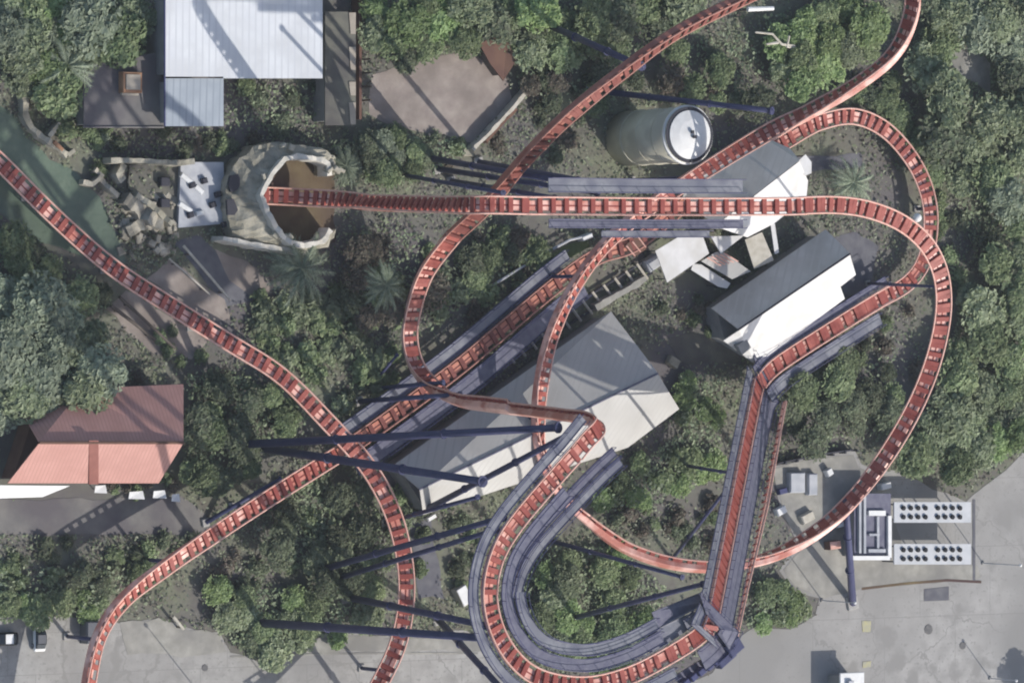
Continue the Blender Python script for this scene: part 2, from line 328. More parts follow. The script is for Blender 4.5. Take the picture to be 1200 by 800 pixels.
for k, (u, v, sx) in enumerate(((118, 573, 2.0), (160, 580, 2.6), (187, 579, 2.2), (206, 583, 1.4))):
    t = thing('sunshade', ('first', 'second', 'third', 'fourth')[k]+' small white sunshade from the left below the red roofed house', 'sunshade', P(u, v, 0), 'white sunshades by the red roofed house')
    c = P(u, v, 2.4); b = MB(); b.prism([c+Vector(q) for q in ((-sx/2, -.5, 0), (sx/2, -.6, .1), (sx/2*.8, .6, 0), (-sx/2*.9, .5, .1))], .1); b.build('cover', 'white_paint', t)
    b = MB(); b.tube([(c.x, c.y, 0), (c.x, c.y, 2.3)], .07, 6); b.build('post', 'dark_metal', t)
# station, middle
zr, ze = 8.4, 4.2
t = building('station_building', 'station shed with a long grey gable roof between the coaster tracks', 'building', [[(460, 546, ze), (716, 365, ze), (771, 437, zr), (492, 573, zr)], [(492, 574, zr), (771, 438, zr), (796, 479, ze), (736, 524, ze), (496, 603, ze)]], 4, 'wall_grey', ['pale_metal', 'pale_metal'])
walls(t, [(462, 546, ze), (714, 368, ze), (792, 478, ze), (732, 522, ze), (496, 600, ze)], ze-.3, 'wall_grey')
b = MB(); b.tube([P(491, 573.5, zr+.1), P(771, 437.5, zr+.1)], .16, 6); b.build('ridge_cap', 'grating_dark', t)
# maintenance building, right
t = building('maintenance_building', 'gabled shed with dark grey far slope and white sunny slope beside the lift', 'building', [[(834, 361, 4), (968, 269, 4), (996, 297, 8.2), (866, 386, 8.2)], [(866, 387, 8.2), (996, 298, 8.2), (1003, 322, 6.0), (985, 336, 5.6), (990, 350, 4), (886, 427, 4), (848, 399, 6)]], 4, 'wall_grey', ['shed_metal', 'canvas'], .5)
walls(t, [(836, 361, 4), (966, 272, 4), (996, 322, 5), (986, 348, 4), (884, 422, 4), (850, 398, 5)], 3.7, 'wall_grey')
b = MB(); b.tube([P(865, 386.5, 8.3), P(996, 297.5, 8.3)], .16, 6); b.build('ridge_cap', 'dark_metal', t)
b = MB(); b.box(P(868, 406, 5.9), 2.0, 1.7, 1.0, R(34)); b.build('roof_hatch', 'wall_grey', t)
# shed over the upper track
t = building('transfer_shed', 'shed with a big dark grey roof slope crossed by the upper red track', 'building', [[(800, 232, 5), (806, 212, 4.6), (890, 158, 4.6), (926, 174, 6.6), (937, 188, 8.9), (838, 264, 8.9)], [(838, 265, 8.9), (937, 189, 8.9), (947, 212, 6.6), (945, 232, 6), (907, 262, 6), (876, 278, 5.4)]], 4, 'wall_grey', ['shed_metal', 'canvas'])
walls(t, [(804, 232, 5), (810, 213, 4.6), (889, 161, 4.6), (944, 200, 6), (910, 260, 6), (876, 272, 5)], 4.2, 'wall_grey')
def canopy(label, poly, z, m='canvas', posts=True, slope=0, group='white shade canopies around the transfer shed', name='shade_canopy', cat='canopy'):
    pts = [P(u, v, z+slope*i) for i, (u, v) in enumerate(poly)]; c = sum(pts, Vector())/len(pts)
    t = thing(name, label, cat, (c.x, c.y, 0), group)
    b = MB(); b.prism(pts, .15); b.build('cover', m, t)
    if posts:
        for p in pts:
            q = p.lerp(c, .12); pb = MB(); pb.tube([(q.x, q.y, 0), (q.x, q.y, p.z-.16)], .1, 6); pb.build('post', 'dark_metal', t)
    return t
canopy('widest white ribbed canopy, five sided, below the brake walkway', [(768, 294), (798, 276), (823, 275), (831, 297), (782, 331)], 4.5)
canopy('white triangular canopy between the widest canopy and the transfer shed', [(833, 277), (872, 276), (845, 297)], 4.2)
canopy('pink and white striped narrow canopy sloping down beside the grey gabled shed', [(838, 296), (846, 294), (880, 318), (858, 327), (822, 306)], 3.6, 'pale_metal')
canopy('thin cream awning strip under the striped canopy', [(812, 309), (822, 310), (856, 332), (852, 338), (842, 336), (810, 316)], 3.0)
canopy('tall cream canopy hanging below the transfer shed next to a dark gap', [(873, 281), (893, 272), (907, 305), (884, 315)], 3.8, 'pale_wood')
canopy('slim white strip canopy nearest the big curved red track', [(903, 262), (908, 262), (913, 296), (908, 298)], 3.6)
canopy('small white pointed canopy at the top corner of the transfer shed', [(934, 190), (944, 181), (951, 190), (951, 203), (944, 206), (936, 200)], 7.6, posts=True)
canopy('white panel lying under the end of the brake walkway', [(833, 268), (843, 259), (871, 261), (870, 266), (845, 268)], 6.5)
b0 = thing('striped_panel', 'salmon striped banner panel on the striped canopy', 'banner', P(840, 303, 4.1))
b = MB()
for k in range(5):
    b.prism([P(828+k*5, 302-k*1.2, 3.95), P(830+k*5, 301.4-k*1.2, 3.95), P(846+k*5, 311-k*1.2, 3.95), P(844+k*5, 311.6-k*1.2, 3.95)], .06)
b.build('stripes', 'rail_red', b0)
# tank
c = P(808, 158, 17); tb = Vector((c.x, c.y, 0)); t = thing('storage_tank', 'tall round tank with olive wall and white lid', 'tank', tb)
b = MB(); b.lathe(tb, [(4.25, 0), (4.25, 17)], 48); b.build('shell', 'tank_wall', t, True)
b = MB(); b.lathe(tb, [(4.27, 16.2), (4.55, 16.25), (4.55, 16.6), (4.27, 16.65)], 48); b.build('rim', 'white_paint', t)
b = MB(); b.lathe(tb, [(3.7, 17.02), (3.7, 17.2), (2.2, 17.6), (.5, 17.85)], 40); b.build('lid', 'white_paint', t)
b = MB()
b.box(tb+Vector((.2, -.35, 18.0)), .6, .5, .3); b.box(tb+Vector((-.2, .4, 18.0)), .45, .45, .3); b.build('hatch', 'dark_metal', t)
b = MB(); b.lathe(tb, [(3.72, 16.9), (4.26, 16.9), (4.26, 17.02), (3.72, 17.02)], 40); b.build('ledge', 'dark_metal', t)
b = MB()
for z in (4.2, 8.5, 12.7): b.lathe(tb, [(4.26, z), (4.33, z), (4.33, z+.16), (4.26, z+.16)], 48)
b.build('hoops', 'tank_wall', t)

# ------------------------------------------------------------------ ruins
def wall_run(bld, pix, z, th, z0=0, rnd=0, seed=0):
    """broken stone wall: line of photo pixels at its top height z, thickness th"""
    rr = random.Random(seed); pts = []
    for i in range(len(pix)-1):
        a, c = Vector(pix[i]), Vector(pix[i+1]); n = max(1, int((c-a).length/5))
        for k in range(n): pts.append(a.lerp(c, k/n))
    pts.append(Vector(pix[-1])); W = [P(p.x, p.y, z) for p in pts]; fr = []
    vs = []; n = len(W)
    for i, p in enumerate(W):
        t = W[min(i+1, n-1)]-W[max(i-1, 0)]; t.z = 0; t.normalize(); s = Vector((-t.y, t.x, 0)); hh = z+rr.uniform(-rnd, rnd); k = th/2*(1+rr.uniform(-.25, .25)*(rnd > 0))
        a, c = p-s*k, p+s*k; o = s*(.25 if z > 6 else .08)
        vs += [Vector((a.x, a.y, z0))-o, Vector((c.x, c.y, z0))+o, Vector((c.x, c.y, hh)), Vector((a.x, a.y, hh))]
    fs = []
    for i in range(n-1): fs += [(i*4+k, (i+1)*4+k, (i+1)*4+(k+1) % 4, i*4+(k+1) % 4) for k in range(4)]
    fs += [(0, 1, 2, 3), (n*4-1, n*4-2, n*4-3, n*4-4)]; bld.add(vs, fs)
t = thing('ruined_tower', 'ruined tan stone tower swallowing the plunging red track', 'ruin', P(300, 230, 0))
OUTER = [(393, 205, 4), (394, 184, 4), (384, 176, 4.2), (345, 169, 4.2), (318, 167, 4), (297, 172, 3.5), (277, 190, 3), (266, 212, 2.8), (264, 234, 2.8), (266, 256, 2.8), (273, 277, 2.8), (300, 286, 3), (330, 291, 3.5), (360, 294, 4), (386, 289, 4.2), (395, 268, 4.2)]
INNER = [(388, 206, 5), (386, 192, 5), (378, 187, 5.2), (350, 183, 5.2), (336, 186, 5.4), (329, 193, 5.4), (321, 204, 5.4), (314, 216, 5.4), (308, 229, 5), (313, 244, 5.4), (322, 262, 5.2), (332, 276, 5.2), (342, 284, 5.2), (358, 288, 5), (380, 283, 4.8), (389, 269, 4.6)]
def rockwork(outer, inner, cross=6, sub=4, seed=3):
    rr = random.Random(seed); rows = []
    for i in range(len(outer)-1):
        for k in range(sub): rows.append([Vector(q[i]).lerp(Vector(q[i+1]), k/sub) for q in (outer, inner)])
    rows.append([Vector(outer[-1]), Vector(inner[-1])]); b = MB(); vs = []; m = cross+3
    for a, c in rows:
        g = [P(*a.lerp(c, f/cross)) for f in range(cross+1)]
        g = [p+Vector((rr.uniform(-.2, .2), rr.uniform(-.2, .2), rr.uniform(-.22, .22))) for p in g]
        vs += [Vector((g[0].x, g[0].y, 0))]+g+[Vector((g[-1].x, g[-1].y, 0))]
    fs = [(i*m+k, (i+1)*m+k, (i+1)*m+k+1, i*m+k+1) for i in range(len(rows)-1) for k in range(m-1)]
    fs += [tuple(range(m)), tuple(range(len(vs)-1, len(vs)-m-1, -1))]
    b.add(vs, fs); return b
rockwork(OUTER, INNER).build('rock_wall', 'stone_lit', t)
b = MB(); wall_run(b, [(q[0]-1, q[1]) for q in INNER], 5.9, .75, z0=3, rnd=.2, seed=1); b.build('coping', 'stone_rim', t)
b = MB(); wall_run(b, [(262, 279), (300, 287), (332, 292), (362, 295)], 3.9, .7, rnd=.2, seed=4); b.build('low_wall', 'stone_rim', t)
for pl in ([(270, 206), (279, 204), (283, 212), (279, 222), (271, 225), (268, 216)], [(266, 234), (274, 233), (279, 246), (275, 252), (267, 252)]):
    b = MB(); b.prism([P(u, v, 3.55) for u, v in pl], .5); b.build('opening_shade', 'dark_metal', t)  # solid dark plates, coloured as the shade inside the wall openings
b = MB()
for k in range(14):
    a = random.choice([(391, 200), (350, 178), (320, 206), (330, 276), (370, 286), (312, 242), (340, 172)])
    b = MB(); b.box(P(a[0]+random.uniform(-12, 12), a[1]+random.uniform(-3, 3), random.uniform(4.9, 5.4)), random.uniform(.6, 1.3), random.uniform(.5, 1.0), random.uniform(.3, .9), random.uniform(0, 3), bev=.1); b.build('coping_stone', 'stone_lit', t)
t = thing('ruin_platform', 'pale concrete platform left of the ruined tower', 'platform', P(235, 228, 0))
b = MB(); b.prism([P(u, v, 1.2) for u, v in ((212, 190), (262, 190), (264, 262), (209, 267))], 1.2); b.build('slab', 'slab', t)
for u, v, su, rz_ in ((218, 210, 2.4, -.6), (232, 222, 1.6, -.7), (216, 243, 2.4, -.5), (233, 250, 1.2, .2)): b = MB(); b.box(P(u, v, 1.2), su, .7, .5, rz_, bev=.1); b.build('white_block', 'white_paint', t)
b = MB()
for u, v in ((224, 217), (238, 212), (254, 228), (248, 240), (222, 252), (262, 263)): b = MB(); b.box(P(u, v, 1.2), .9, .8, .7, .3, bev=.1); b.build('dark_block', 'dark_metal', t)
t = thing('ruin_courtyard', 'dark walled courtyard of stone ruins at the far left of the platform', 'ruin', P(175, 225, 0))
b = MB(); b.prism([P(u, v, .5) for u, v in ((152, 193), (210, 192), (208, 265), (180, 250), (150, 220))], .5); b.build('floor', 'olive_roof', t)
b = MB(); wall_run(b, [(130, 188), (160, 188), (212, 191), (228, 189)], 3.2, .7, rnd=.2, seed=5); b.build('wall', 'stone_lit', t)
b = MB(); wall_run(b, [(160, 228), (178, 240), (202, 263)], 2.6, .8, rnd=.3, seed=6); b.build('wall', 'stone_lit', t)
b = MB(); wall_run(b, [(146, 192), (140, 204), (146, 212)], 2.6, 1.2, rnd=.3, seed=7); b.build('wall', 'stone_lit', t)
for u, v in ((190, 213), (190, 238)):
    b = MB(); b.box(P(u, v, .5), 1.5, 1.3, 1.1, bev=.1); b.build('dark_block', 'dark_metal', t)
t = thing('ruin_rubble', 'tumbled tan stone walls beside the pool water', 'ruin', P(155, 250, 0))
b = MB(); wall_run(b, [(118, 208), (128, 220), (140, 230)], 1.6, .7, rnd=.3, seed=8); wall_run(b, [(98, 213), (110, 216), (120, 205), (112, 198)], 1.6, .7, rnd=.3, seed=9); b.build('wall', 'stone', t)
b = MB(); wall_run(b, [(148, 232), (165, 246), (178, 256), (190, 262)], 2.2, 2.0, rnd=.6, seed=10); wall_run(b, [(150, 272), (168, 262), (190, 262)], 1.6, 1.6, rnd=.5, seed=11); b.build('wall', 'stone', t)
b = MB()
for k in range(60):
    b.box(P(random.uniform(140, 205), random.uniform(228, 300), 0), random.uniform(.5, 1.8), random.uniform(.4, 1.3), random.uniform(.3, 1.2), random.uniform(0, 3), bev=.12)
b.build('rubble_blocks', 'stone', t)
t = thing('shore_wall', 'broken pale stone wall along the green pool in the upper left', 'wall', P(50, 140, 0))
b = MB(); wall_run(b, [(22, 101), (30, 115), (31, 135), (38, 150), (52, 162), (66, 172), (80, 182)], 1.6, .85, rnd=.25, seed=12); wall_run(b, [(58, 160), (66, 150), (71, 144)], 1.6, .6, rnd=.2, seed=13); wall_run(b, [(80, 182), (88, 176)], 1.5, .6, seed=14); b.build('stones', 'stone_lit', t)
b = MB(); wall_run(b, [(64, 166), (74, 176)], 1.75, .5, z0=1.0, seed=15); b.build('coping', 'rust', t)

# ------------------------------------------------------------------ coaster track
def path(cps, step=.75):
    W = []
    for c in cps:
        p = P(c[0], c[1], c[2]); W.append((p, c[3] if len(c) > 3 else 0))
    S = []
    for i in range(len(W)-1):
        p0, p1, p2, p3 = W[max(i-1, 0)], W[i], W[i+1], W[min(i+2, len(W)-1)]
        n = 24
        for k in range(n):
            t = k/n; a = .5*((2*p1[0])+(p2[0]-p0[0])*t+(2*p0[0]-5*p1[0]+4*p2[0]-p3[0])*t*t+(3*p1[0]-p0[0]-3*p2[0]+p3[0])*t**3)
            S.append((a, p1[1]+(p2[1]-p1[1])*(t*t*(3-2*t))))
    S.append((W[-1][0], W[-1][1]))
    for _ in range(30):                                              # ease out the small wobbles of the control points
        S = [S[0]]+[((S[i-1][0]+S[i][0]*2+S[i+1][0])/4, S[i][1]) for i in range(1, len(S)-1)]+[S[-1]]
    out = [S[0]]; acc = 0
    for i in range(1, len(S)):
        a, c = S[i-1], S[i]; d = (c[0]-a[0]).length; pos = 0
        while acc+d-pos >= step:
            pos += step-acc; acc = 0; f = pos/d; out.append((a[0].lerp(c[0], f), a[1]+(c[1]-a[1])*f))
        acc += d-pos
    fr = []; h = None; n = len(out)
    for i, (p, roll) in enumerate(out):
        T = (out[min(i+1, n-1)][0]-out[max(i-1, 0)][0]).normalized(); xy = Vector((T.x, T.y, 0))
        if xy.length > .06 or h is None: h = xy.normalized()
        cp, sp = T.dot(h), T.z; U = (Vector((0, 0, 1))*cp-h*sp).normalized(); U = (U-T*U.dot(T)).normalized(); Rr = T.cross(U)
        r = R(roll); fr.append((p, (Rr*math.cos(r)-U*math.sin(r)), U*math.cos(r)+Rr*math.sin(r), T))
    return fr
GA = 1.22
def circ(cx, cy, r, n=8): return [(cx+r*math.cos(2*math.pi*k/n), cy+r*math.sin(2*math.pi*k/n)) for k in range(n)]
def track(label, cps, ties=1.5, spine='spine_sunlit_red', lanes=(), railm='rail_red', cat='coaster track'):
    fr = path(cps); f3 = [(p, r, u) for p, r, u, T in fr]
    m = fr[len(fr)//2][0]; t = thing('coaster_track', label, cat, (m.x, m.y, 0), 'red roller coaster track sections')
    for s in (-1, 1):
        b = MB(); b.sweep(f3, circ(s*GA, 0, .15)); b.build('rail', railm, t, True)
    b = MB(); b.sweep(f3, [(-.72, -.38), (.72, -.38), (.8, -.5), (.8, -1.2), (.6, -1.4), (-.6, -1.4), (-.8, -1.2), (-.8, -.5)]); b.build('spine', spine, t)
    WIDE = [(-1.15, .03), (1.15, .03), (1.15, -.14), (.78, -.5), (-.78, -.5), (-1.15, -.14)]
    THIN = [(-.1, -.34), (.1, -.34), (.12, -.42), (.1, -.48), (-.1, -.48), (-.12, -.42)]
    b = MB(); d = 0; vs = []
    for i in range(1, len(fr)):
        d += (fr[i][0]-fr[i-1][0]).length
        if d >= ties:
            d -= ties; p, r, u, T = fr[i]
            for off, pr in ((-.37, THIN), (-.36, WIDE), (.36, WIDE), (.37, THIN)): vs += [p+T*off+r*a+u*c for a, c in pr]
    m6 = len(vs)//6
    b.add(vs, [(q*6+k, (q+1)*6+k, (q+1)*6+(k+1) % 6, q*6+(k+1) % 6) for q in range(m6-1) for k in range(6)]+[tuple(range(6)), tuple(range(len(vs)-1, len(vs)-7, -1))])
    b.build('tie_lattice', 'tie_red' if railm == 'rail_red' else 'tie_dull_shaded', t)
    for a0, a1, mm, i0, i1, rails in lanes:
        walkway(t, fr[int(i0*len(fr)):int(i1*len(fr))], a0, a1, mm, rails)
    return t, fr
def walkway(t, fr, a0, a1, m, rails=True, dz=-.15):
    Z = Vector((0, 0, 1)); ff = []
    for p, r, u, T in fr:
        rr = Vector((r.x, r.y, 0)).normalized(); ff.append((p, rr, Z))
    b = MB(); b.sweep(ff, [(a0, dz), (a1, dz), (a1, dz-.14), (a0, dz-.14)]); wk = b.build('walkway', m, t)
    if rails:
        h = MB()
        for a in (a0+.05, a1-.05):
            for zz in (1.05,): h.sweep(ff, circ(a, dz+zz, .05, 5))
            for i in range(0, len(ff), 4):
                p, r, _ = ff[i]; q = p+r*a; h.tube([q+Z*dz, q+Z*(dz+1.05)], .05, 5)
            h.sweep(ff, [(a-.04, dz+.01), (a+.04, dz+.01), (a+.04, dz+.10), (a-.04, dz+.10)])
        h.build('handrail', 'handrail', wk)

TR = {}
TR['splash'] = track('red track running along the pool water from the left edge to the bottom', [(-60, 140, 3), (-30, 165, 3), (0, 190, 3, 0), (60, 250, 3.5, 0), (130, 312, 4, 0), (200, 358, 4.5), (270, 402, 5), (330, 440, 6, 0), (385, 495, 6.5, 10), (430, 545, 6.5, 20), (460, 600, 7, 20), (474, 655, 7, 12), (476, 705, 7.5, 12), (466, 755, 8, 25), (445, 800, 9, 30), (420, 845, 10, 30), (390, 890, 11)], 1.75)[1]
TR['return'] = track('red track curving up from the bottom left corner towards the crossing', [(95, 890, 10, 30), (103, 840, 10, 30), (109, 790, 9.5, 35), (122, 742, 9, 40), (150, 702, 8.5, 35), (200, 662, 8, 20), (260, 620, 7.5, 5), (330, 574, 6, 0), (400, 530, 3.4, 0)], 1.6, lanes=())[1]
TR['brake'] = track('red final brake track with grey walkways on both sides beside the station', [(398, 531, 3.4), (440, 502, 3), (530, 436, 3), (590, 386, 3), (650, 335, 3), (700, 300, 3), (745, 285, 3), (800, 240, 3), (850, 205, 3)], 2.1, 'orange_spine', [(-3.6, -1.9, 'grating', .02, .62, True), (1.9, 4.6, 'grating_dark', .02, .62, True)], 'rail_dull_shaded')[1]
TR['approach'] = track('red track arching over the plants above the big curve', [(860, 200, 3), (900, 178, 3), (925, 163, 3.4), (945, 151, 4, 0), (965, 142, 4, 5), (1000, 136, 4, 8), (1035, 150, 4, 10), (1064, 180, 4, 10), (1083, 215, 4, 10), (1091, 255, 4, 10), (1085, 300, 3.6, 10), (1066, 330, 3.4, 5), (1030, 352, 3.2), (990, 376, 3.2)], 1.7)[1]
TR['lift'] = track('red lift hill track climbing from the gabled shed to the top turn, walkways beside it', [(1045, 342, 3.2), (1000, 370, 3.2), (940, 408, 3.4), (908, 430, 4.0), (892, 448, 6), (886, 466, 9), (838, 712, 59.3), (832, 730, 61), (815, 748, 61.6), (780, 770, 61.7)], 1.05, 'rail_red', [(-5.0, -1.7, 'grating_dark', .25, .97, True), (1.7, 3.4, 'grating', .25, .97, True), (-3.9, -1.8, 'grating', .03, .25, True), (1.8, 2.8, 'grating_dark', .0, .26, True)])[1]
TR['top'] = track('red flat track looping round the top of the lift between grey walkways', [(785, 767, 61.7), (740, 790, 61.5, 0), (685, 803, 61.2, 5), (628, 792, 61, 8), (592, 757, 61, 8), (575, 708, 61, 8), (580, 660, 61, 8), (602, 617, 61, 0), (650, 560, 61, 0), (677, 530, 61, 0)], 1.6, 'spine_sunlit_red', [(-4.1, -2.2, 'grating_dark', .0, .28, True), (1.9, 3.7, 'grating', 0, .30, True), (1.9, 3.9, 'grating', .30, .96, True), (3.9, 6.4, 'grating_dark', .10, .55, True), (-4.0, -2.0, 'grating', .30, .95, True)][0:0])[1]
t_top = [o for o in COL.objects if o.get('label', '').startswith('red flat track looping')][0]
fr = TR['top']; n = len(fr)
walkway(t_top, path([(664, 545, 61.05), (676, 531, 61.05), (690, 514, 61.05), (698, 504, 61.05)]), -3.5, -1.9, 'grating')
walkway(t_top, fr, -3.5, -1.9, 'grating'); walkway(t_top, fr[:int(n*.93)], 1.9, 3.7, 'grating_dark'); walkway(t_top, fr[:int(n*.62)], 4.1, 5.8, 'grating')
TR['dive'] = track('orange red track hooking off the top loop and diving vertically across the station roof', [(676, 531, 61), (690, 514, 61), (701, 503, 60.6), (703, 495, 59), (690, 486, 55), (643, 479, 44), (590, 473, 31), (543, 466, 19), (512, 452, 10.5), (490, 430, 5.5), (481, 400, 4), (484, 368, 5), (500, 320, 9), (533, 277, 15)], 1.25, 'spine_sunlit_red')[1]
TR['rise'] = track('red track with painted shade rising diagonally through the trees to the top edge', [(520, 292, 12.6), (533, 277, 15), (575, 238, 23), (620, 186, 33, 15), (668, 138, 40, 30), (728, 90, 44, 45), (795, 42, 46, 60), (870, 4, 46, 60), (930, -25, 46, 50)], 1.25, 'spine_shaded', (), 'rail_dull_shaded')[1]
TR['drop_back'] = track('red track sweeping down from the upper right corner to the station roof', [(1000, -90, 47, 45), (1050, -60, 46, 60), (1068, -20, 44, 60), (1066, 20, 42, 74), (1045, 62, 40, 84), (1000, 98, 37, 82), (950, 128, 32, 66), (900, 155, 27, 30), (850, 185, 21, 10), (800, 217, 15.5, -10), (770, 238, 13, -20), (740, 262, 11.5, -35), (705, 297, 10.6, -42), (675, 340, 10.2, -40), (651, 390, 10, -30), (638, 440, 10, -20), (634, 490, 9.6, -30), (640, 535, 8, -50), (660, 575, 6.5, -62), (690, 604, 6.5, -75)], 1.45)[1]
TR['helix'] = track('red track swinging in a wide curve round the right side up to the mid brakes', [(688, 602, 6.5, -75), (690, 604, 6.5, -75), (725, 632, 7, -92), (765, 650, 8.5, -104), (810, 659, 11, -108), (860, 658, 14, -104), (910, 645, 17, -90), (960, 618, 20, -72), (1005, 578, 23, -55), (1050, 516, 26.5, -35), (1084, 450, 30, -28), (1103, 385, 34, -22), (1105, 333, 37, -18), (1090, 292, 39, -15), (1060, 263, 41, -12), (1020, 246, 42.5, -10), (980, 240, 43.2, -5), (935, 241, 43.5, 0)], 1.2)[1]
TR['mid'] = track('straight red mid brake track with wide blue grey walkways above the transfer shed', [(945, 241, 43.5), (900, 242, 43.5), (760, 242, 43.5), (660, 241, 43.5), (615, 241, 43.5)], 2.3, 'spine_sunlit_red')[1]
t_mid = [o for o in COL.objects if o.get('label', '').startswith('straight red mid')][0]
fr = TR['mid']; n = len(fr); a, c = int(n*.24), int(n*.93)
walkway(t_mid, fr[a:c], 1.9, 4.0, 'grating'); walkway(t_mid, fr[a:c], -3.2, -1.9, 'grating_dark'); walkway(t_mid, fr[a+8:c-12], -4.5, -3.5, 'grating')
TR['plunge'] = track('straight red track plunging from the mid brakes into the ruined tower', [(625, 241, 43.5), (585, 240, 43.4), (562, 240, 42.6), (543, 240, 40), (495, 239, 30), (448, 237, 20), (404, 234, 10.5), (368, 232, 4.5), (330, 230, 1.2), (300, 229, .8), (285, 229, .8)], 1.5)[1]

# orange guide beam beside the lift
t = thing('lift_beam', 'thin orange red beam running parallel to the lift hill', 'beam', P(900, 560, 0))
b = MB(); b.tube([P(921, 470, 6), P(900, 590, 28), P(876, 690, 48), P(864, 745, 59)], .2, 6); b.tube([P(918, 472, 5.5), P(896, 592, 27), P(873, 690, 47), P(861, 745, 58)], .2, 6); b.build('chords', 'rail_red', t)
b = MB()
for k in range(34):
    f = k/33; a = Vector((921, 470, 6)).lerp(Vector((864, 745, 59)), f); b.tube([P(a.x, a.y, a.z), P(a.x-4, a.y+2, a.z-.8)], .14, 5)
b.build('webbing', 'tie_red', t)
t = thing('lift_machinery', 'dark blue platform of motors at the top bend of the lift', 'machinery', P(840, 765, 60))
b = MB(); b.prism([P(*q) for q in ((790, 792, 60), (826, 770, 60), (852, 750, 60), (862, 758, 60), (836, 782, 60), (800, 806, 60))], .3); b.build('deck', 'grating_dark', t)
b = MB(); b.prism([P(*q) for q in ((742, 760, 61), (768, 738, 61), (800, 722, 60.6), (829, 712, 60), (826, 722, 60), (800, 742, 60.8), (765, 764, 61))], .2); b.build('deck', 'grating', t)
b = MB(); b.prism([P(*q) for q in ((764, 717, 61.1), (826, 692, 57), (833, 704, 58.5), (771, 736, 61.1))], .2); b.build('deck', 'grating_dark', t)
b = MB()
for k in range(6): b.box(P(800+k*9, 799-k*6.4, 60), 1.1, .9, 1.2, R(35), bev=.1)
b.build('motor_housing', 'handrail', t)
b = MB(); b.box(P(853, 757, 60), 2.6, 2.0, 2.0, R(35), bev=.15); b.box(P(846, 771, 60), 3.2, 1.2, 1.5, R(35), bev=.15); b.build('control_cabin', 'column_blue', t)

# ------------------------------------------------------------------ columns
def column(base, top, r, label, grp='dark blue support columns of the coaster', r2=None, m='column_blue'):
    r *= .98
    a = P(base[0], base[1], 0); c = P(*top); t = thing('support_column', label, 'column', a, grp)
    b = MB(); b.tube([a+Vector((0, 0, .3)), c], r, 14, r2 or r*.85); b.build('shaft', m, t, True)
    b = MB(); b.box(a, r*3.4, r*3.4, .45, .2, bev=.08); b.build('footing', 'footing', t)
    d = (c-a).normalized(); L = (c-a).length; b = MB()
    for f in (.33, .66): q = a+d*L*f; b.tube([q-d*.12, q+d*.12], r*1.22, 14)
    q = c; b.tube([q-d*.3, q], r*1.3, 12); b.build('flanges', m, t)
BIG = [((300, 729), (566, 747, 59), .66, 'thick column lowest in the photo, leaning from the bottom bushes to the top loop'),
 ((405, 699), (572, 733, 59), .55, 'column just above the lowest one, crossing the lower track to the top loop'),
 ((372, 668), (590, 606, 59), .5, 'upper of two columns slanting up from the bushes to the top loop'),
 ((392, 678), (582, 620, 59), .42, 'lower and thinner of two columns slanting up from the bushes to the top loop'),
 ((272, 521), (655, 501, 60), .62, 'longest nearly level column crossing the station roof'),
 ((300, 524), (566, 564, 59), .66, 'thick column slanting down across the lower corner of the station roof'),
 ((488, 602), (668, 508, 59), .5, 'column slanting along the lower edge of the station roof'),
 ((512, 725), (598, 818, 52), .55, 'column running from the road edge to the bottom of the top loop'),
 ((665, 725), (824, 684, 52), .42, 'thin column crossing the trees inside the top loop to the lift'),
 ((640, 632), (800, 676, 30), .35, 'thin added column drawn along a shadow line above the loop trees'),  # added to draw a dark shadow line on the ground
 ((786, 655), (852, 572, 30), .3, 'slim column propping the lift from the dark ground'),
 ((800, 545), (868, 556, 24), .28, 'slim level column joining the lift above the slim prop'),
 ((998, 706), (991, 588, 21), .62, 'upright looking column from the plaza to the big curve'),
 ((1016, 332), (1102, 336, 34), .26, 'slender pale column reaching the right side of the big curve'),
 ((638, 28), (752, 78, 42), .55, 'column crossing the trees above the round tank'),
 ((692, 106), (905, 130, 30), .5, 'long column passing just above the round tank'),
 ((500, 185), (668, 214, 42), .5, 'uppermost column of the mid brake bundle'),
 ((512, 198), (700, 226, 42), .45, 'second column of the mid brake bundle, ending at the walkway'),
 ((528, 212), (650, 232, 41), .4, 'lowest column of the mid brake bundle'),
 ((560, 190), (740, 222, 42), .45, 'column of the mid brake bundle reaching farthest along the walkway'),
 ((240, 612), (330, 560, 5), .35, 'low dark pipe alongside the red track above the dark trees'),
 ((420, 470), (540, 462, 18), .4, 'short column beside the bottom of the vertical dive'),
 ((440, 455), (520, 448, 12), .35, 'shortest column beside the bottom of the vertical dive'),
 ((437, 448), (466, 415, 4), .25, 'pale thin strut beside the dive valley'),
 ((450, 612), (560, 582, 28), .35, 'slanting column between the station corner and the top loop'),
 ((470, 205), (590, 226, 35), .35, 'faint column next to the plunging straight track')]
for q in BIG: column(*q)
for key, every, words in (('splash', 22, 'track along the pool'), ('return', 22, 'track from the bottom left'), ('approach', 20, 'arching track above the plants'), ('drop_back', 30, 'track over the upper trees')):
    fr = TR[key]; k = 0; idx = list(range(every//2+12, len(fr)-10, every))
    names = ['first', 'second', 'third', 'fourth', 'fifth', 'sixth', 'seventh', 'eighth', 'ninth', 'tenth', 'eleventh', 'twelfth', 'thirteenth', 'fourteenth']
    for i in idx:
        p, r, u, T = fr[i]; e = p-u*1.45; pu, pv = PIX(p)
        if not (-20 < pu < 1220 and -20 < pv < 820) or e.z > 16 or e.z < 1.2: continue
        t = thing('track_post', f'{names[k]} short blue post under the {words}, counted from its start', 'column', (e.x, e.y, 0), 'short blue posts under the red track'); k += 1
        b = MB(); b.tube([(e.x, e.y, .2), e], .28, 10); b.build('shaft', 'column_blue', t, True)
        b = MB(); b.box((e.x, e.y, 0), 1.1, 1.1, .3); b.build('footing', 'footing', t)

